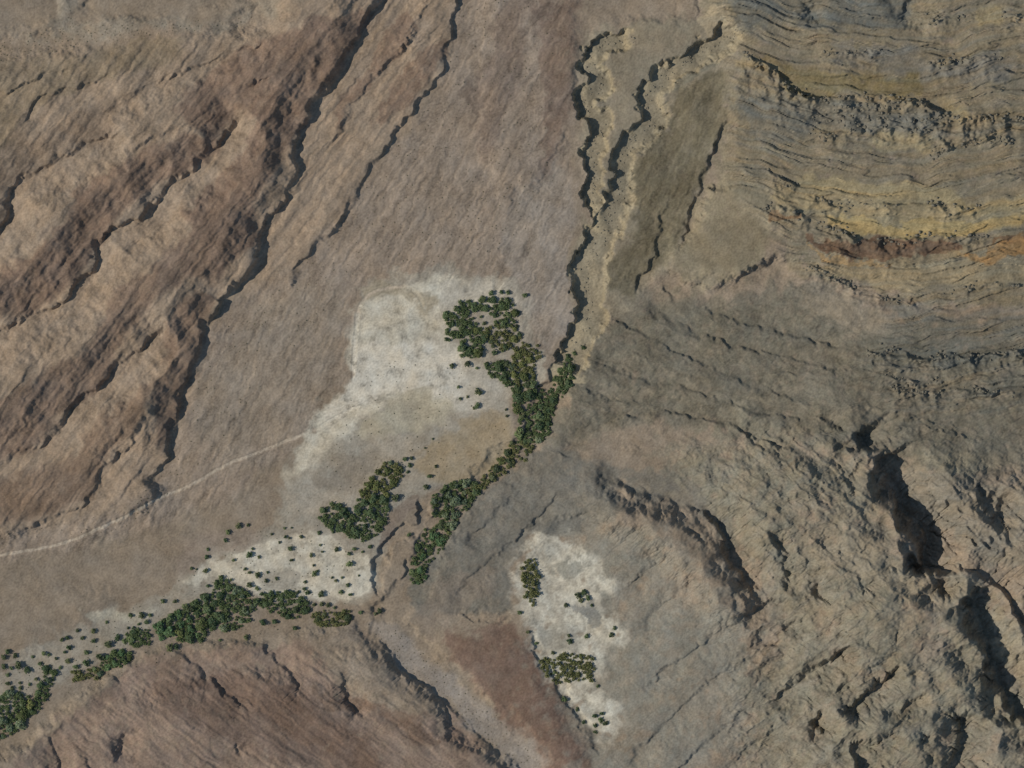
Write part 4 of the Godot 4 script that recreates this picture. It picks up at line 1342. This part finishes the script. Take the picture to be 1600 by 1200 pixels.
func many(called: String, label: String, mesh: Mesh, look: Material, places: Array) -> void:
	var mm := MultiMesh.new()
	mm.transform_format = MultiMesh.TRANSFORM_3D
	mm.mesh = mesh
	mm.instance_count = places.size()
	for k in places.size():
		mm.set_instance_transform(k, places[k])
	var o := MultiMeshInstance3D.new()
	o.name = called
	o.multimesh = mm
	o.material_override = look
	o.set_meta("kind", "stuff")
	o.set_meta("label", label)
	add_child(o)

func set_down(x: float, y: float, size: float, sink := 0.05) -> Transform3D:
	return Transform3D(Basis(Vector3.UP, rng.randf() * TAU).scaled(Vector3(size, size * rng.randf_range(0.8, 1.2), size)), at(x, y, sink))

func build_plants() -> void:
	var bark := StandardMaterial3D.new()
	bark.albedo_color = Color(0.16, 0.13, 0.10).linear_to_srgb()
	bark.roughness = 0.95
	var tones := {
		"dark": ["dark green", leaf_look(0.14, 0.185, 0.11)], "green": ["mid green", leaf_look(0.175, 0.22, 0.125)], "bright": ["fresh green", leaf_look(0.175, 0.26, 0.14)],
		"olive": ["olive brown", leaf_look(0.20, 0.215, 0.10)], "grey": ["grey green", leaf_look(0.20, 0.24, 0.17)], "dull": ["dull green", leaf_look(0.15, 0.17, 0.105)]}
	for t in tones.values():
		var c: Color = t[1].albedo_color.srgb_to_linear()
		t.append(leaf_look(c.r * 0.75, c.g * 0.78, c.b * 0.8))
		t.append(leaf_look(c.r * 1.4, c.g * 1.3, c.b * 1.25))
	var crowns := []
	var stems := []
	for k in 6:
		crowns.append(leaves(100 + k, 440, 0.15, 0.9))
		stems.append(limbs(200 + k, 1.25, 0.07, false))
	var tree_count := 0
	var low := []
	var dusty := []
	for g in groves():
		var poly := outline_of(g, 6)
		var spots := scatter(loosened(poly, 1.5), g[3] * 1.10, 520, 0.16)
		var north: bool = g[1] == "north"
		spots.sort_custom(func(a, b): return a.y < b.y if north else a.x < b.x)
		var n := 0
		for p: Vector2 in spots:
			n += 1
			var tone: Array = tones[g[2]] if rng.randf() < 0.66 else tones[["dark", "green", "grey", "dull", "olive"][rng.randi() % 5]]
			var label := "%s tree, %s from the %s in %s" % [tone[0], ordinal(n), g[1], g[0]]
			var o := thing("grove_tree", at(p.x, p.y), label, "tree", "trees growing in the spring groves")
			var r := lerpf(g[4] * 0.75, g[5] * 1.1, pow(rng.randf(), 1.3)) * 1.2
			var v := rng.randi() % 6
			part("trunk", stems[v], bark, o)
			part("crown", crowns[v], tone[1 + rng.randi() % 3], o)
			o.rotation.y = rng.randf() * TAU
			o.scale = Vector3(r, r * rng.randf_range(0.7, 1.05), r)
		tree_count += n
		for p: Vector2 in scatter(loosened(poly, 3.0), 4.4, 1500, 0.10):
			(dusty if g[2] == "olive" or g[2] == "dull" else low).append(set_down(p.x, p.y, rng.randf_range(1.3, 2.9)))
	print("trees ", tree_count, " undergrowth ", low.size())
	var tuft := leaves(300, 70, 0.26, 1.1)
	many("undergrowth", "low green brush filling the groves under the trees", tuft, leaf_look(0.15, 0.185, 0.10), low)
	many("dry_undergrowth", "low olive brush filling the drier groves", tuft, leaf_look(0.21, 0.205, 0.105), dusty)
	var bush_crowns := []
	var bush_stems := []
	for k in 5:
		bush_crowns.append(leaves(400 + k, 130, 0.22, 1.0))
		bush_stems.append(limbs(500 + k, 1.0, 0.05, true))
	for cluster in single_shrubs():
		var list := []
		for k in range(1, cluster.size() - 2, 3):
			list.append(Vector3(cluster[k], cluster[k + 1], cluster[k + 2]))
		list.sort_custom(func(a, b): return a.x < b.x)
		var n := 0
		for c: Vector3 in list:
			n += 1
			var tone: Array = tones[["dull", "dark", "dull", "green"][rng.randi() % 4]]
			var size := "tiny" if c.z < 3.0 else "small" if c.z < 4.6 else "broad"
			var label := "%s %s shrub, %s from the left %s" % [size, tone[0], ordinal(n), cluster[0]]
			var o := thing("desert_shrub", at(c.x, c.y), label, "shrub", "single shrubs scattered over pale ground")
			var v := rng.randi() % 5
			part("stems", bush_stems[v], bark, o)
			part("foliage", bush_crowns[v], tone[1 + rng.randi() % 3], o)
			o.rotation.y = rng.randf() * TAU
			var r := c.z * UNIT * 1.12
			o.scale = Vector3(r, r * rng.randf_range(0.9, 1.25), r)
	# sparse dry scrub on the gravel plains
	var dry := []
	for region in [[1500, 720, 0, 860, 0, 880, 300, 780, 400, 560, 420, 450, 560, 320, 720, 200, 830, 0, 850, 0, 835, 200, 798, 290, 640, 340, 520, 450, 440, 600, 260, 700, 110],
			[420, 0, 98, 130, 74, 260, 52, 400, 46, 400, 25, 260, 36, 130, 36, 110, 0, 100, 40, 0, 62], [420, 560, 970, 620, 985, 700, 1050, 800, 1140, 850, 1200, 800, 1190, 700, 1110, 640, 1050],
			[360, 100, 1000, 240, 930, 400, 830, 470, 790, 560, 850, 570, 940, 400, 1000, 240, 1040, 60, 1110, 0, 1130, 0, 1060], [150, 560, 560, 700, 560, 790, 660, 780, 740, 640, 740, 480, 780]]:
		var poly := outline_of(region, 1)
		for p: Vector2 in scatter(poly, 4.0, int(region[0]) * 3).slice(0, region[0]):
			dry.append(set_down(p.x, p.y, rng.randf_range(0.2, 0.6)))
	many("dry_scrub", "sparse dry scrub dotting the gravel plains", leaves(600, 26, 0.42, 0.9), leaf_look(0.20, 0.18, 0.12), dry)
	var stones := []
	var ledge_stones := []
	var bunch: FastNoiseLite = noises.mottle
	for l in ledge_lines().slice(0, 27):
		var p := curve_of(l, 2)
		for k in p.size() - 1:
			for j in 5:
				if bunch.get_noise_2d(p[k].x * 0.8, p[k].y * 0.8) + rng.randf_range(-0.25, 0.25) > 0.05:
					var q := p[k].lerp(p[k + 1], rng.randf()) + Vector2(rng.randfn() * 4.0, rng.randfn() * 4.0 + 2.0)
					ledge_stones.append(block_down(q.x, q.y, rng.randf_range(0.4, 1.7)))
	for c in channel_lines().slice(0, 3):
		var p := curve_of(c, 3)
		for k in p.size() - 1:
			for j in 3:
				var q := p[k].lerp(p[k + 1], rng.randf()) + Vector2(rng.randfn() * 6.0, rng.randfn() * 6.0)
				stones.append(block_down(q.x, q.y, rng.randf_range(0.3, 0.95)))
	many("ledge_rubble", "broken rock blocks along the ledges of the folded strata", boulder(71), rock_look(0.20, 0.185, 0.145), ledge_stones)
	many("wash_boulders", "boulders strewn over the floor of the winding wash", boulder(72), rock_look(0.25, 0.23, 0.18), stones)
	say("plants")

func block_down(x: float, y: float, size: float) -> Transform3D:
	var turn := Basis.from_euler(Vector3(rng.randf() * 0.8, rng.randf() * TAU, rng.randf() * 0.8))
	return Transform3D(turn.scaled(Vector3(size * rng.randf_range(0.8, 1.5), size * rng.randf_range(0.6, 1.1), size)), at(x, y, -size * 0.25))

func rock_look(r: float, g: float, b: float) -> StandardMaterial3D:
	var m := StandardMaterial3D.new()
	m.albedo_color = Color(r, g, b).linear_to_srgb()
	m.roughness = 1.0
	m.metallic_specular = 0.2
	return m

# a broken block: a cube whose corners and face centres are pushed about
func boulder(seed_: int) -> ArrayMesh:
	var r := RandomNumberGenerator.new()
	r.seed = seed_
	var st := SurfaceTool.new()
	st.begin(Mesh.PRIMITIVE_TRIANGLES)
	var corner := {}
	for x in [-1, 1]:
		for y in [-1, 1]:
			for z in [-1, 1]:
				corner[Vector3i(x, y, z)] = Vector3(x, y, z) * r.randf_range(0.42, 0.62)
	for axis in 3:
		for side in [-1, 1]:
			var n := Vector3.ZERO
			n[axis] = side
			var u := Vector3.ZERO
			u[(axis + 1) % 3] = 1.0
			var v := n.cross(u)
			var c := n * r.randf_range(0.55, 0.75)
			var ring := []
			for s in [Vector2(-1, -1), Vector2(1, -1), Vector2(1, 1), Vector2(-1, 1)]:
				ring.append(corner[Vector3i(n + u * s.x + v * s.y)])
			for k in 4:
				st.add_vertex(c)
				st.add_vertex(ring[(k + 1) % 4])
				st.add_vertex(ring[k])
	st.generate_normals()
	return st.commit()
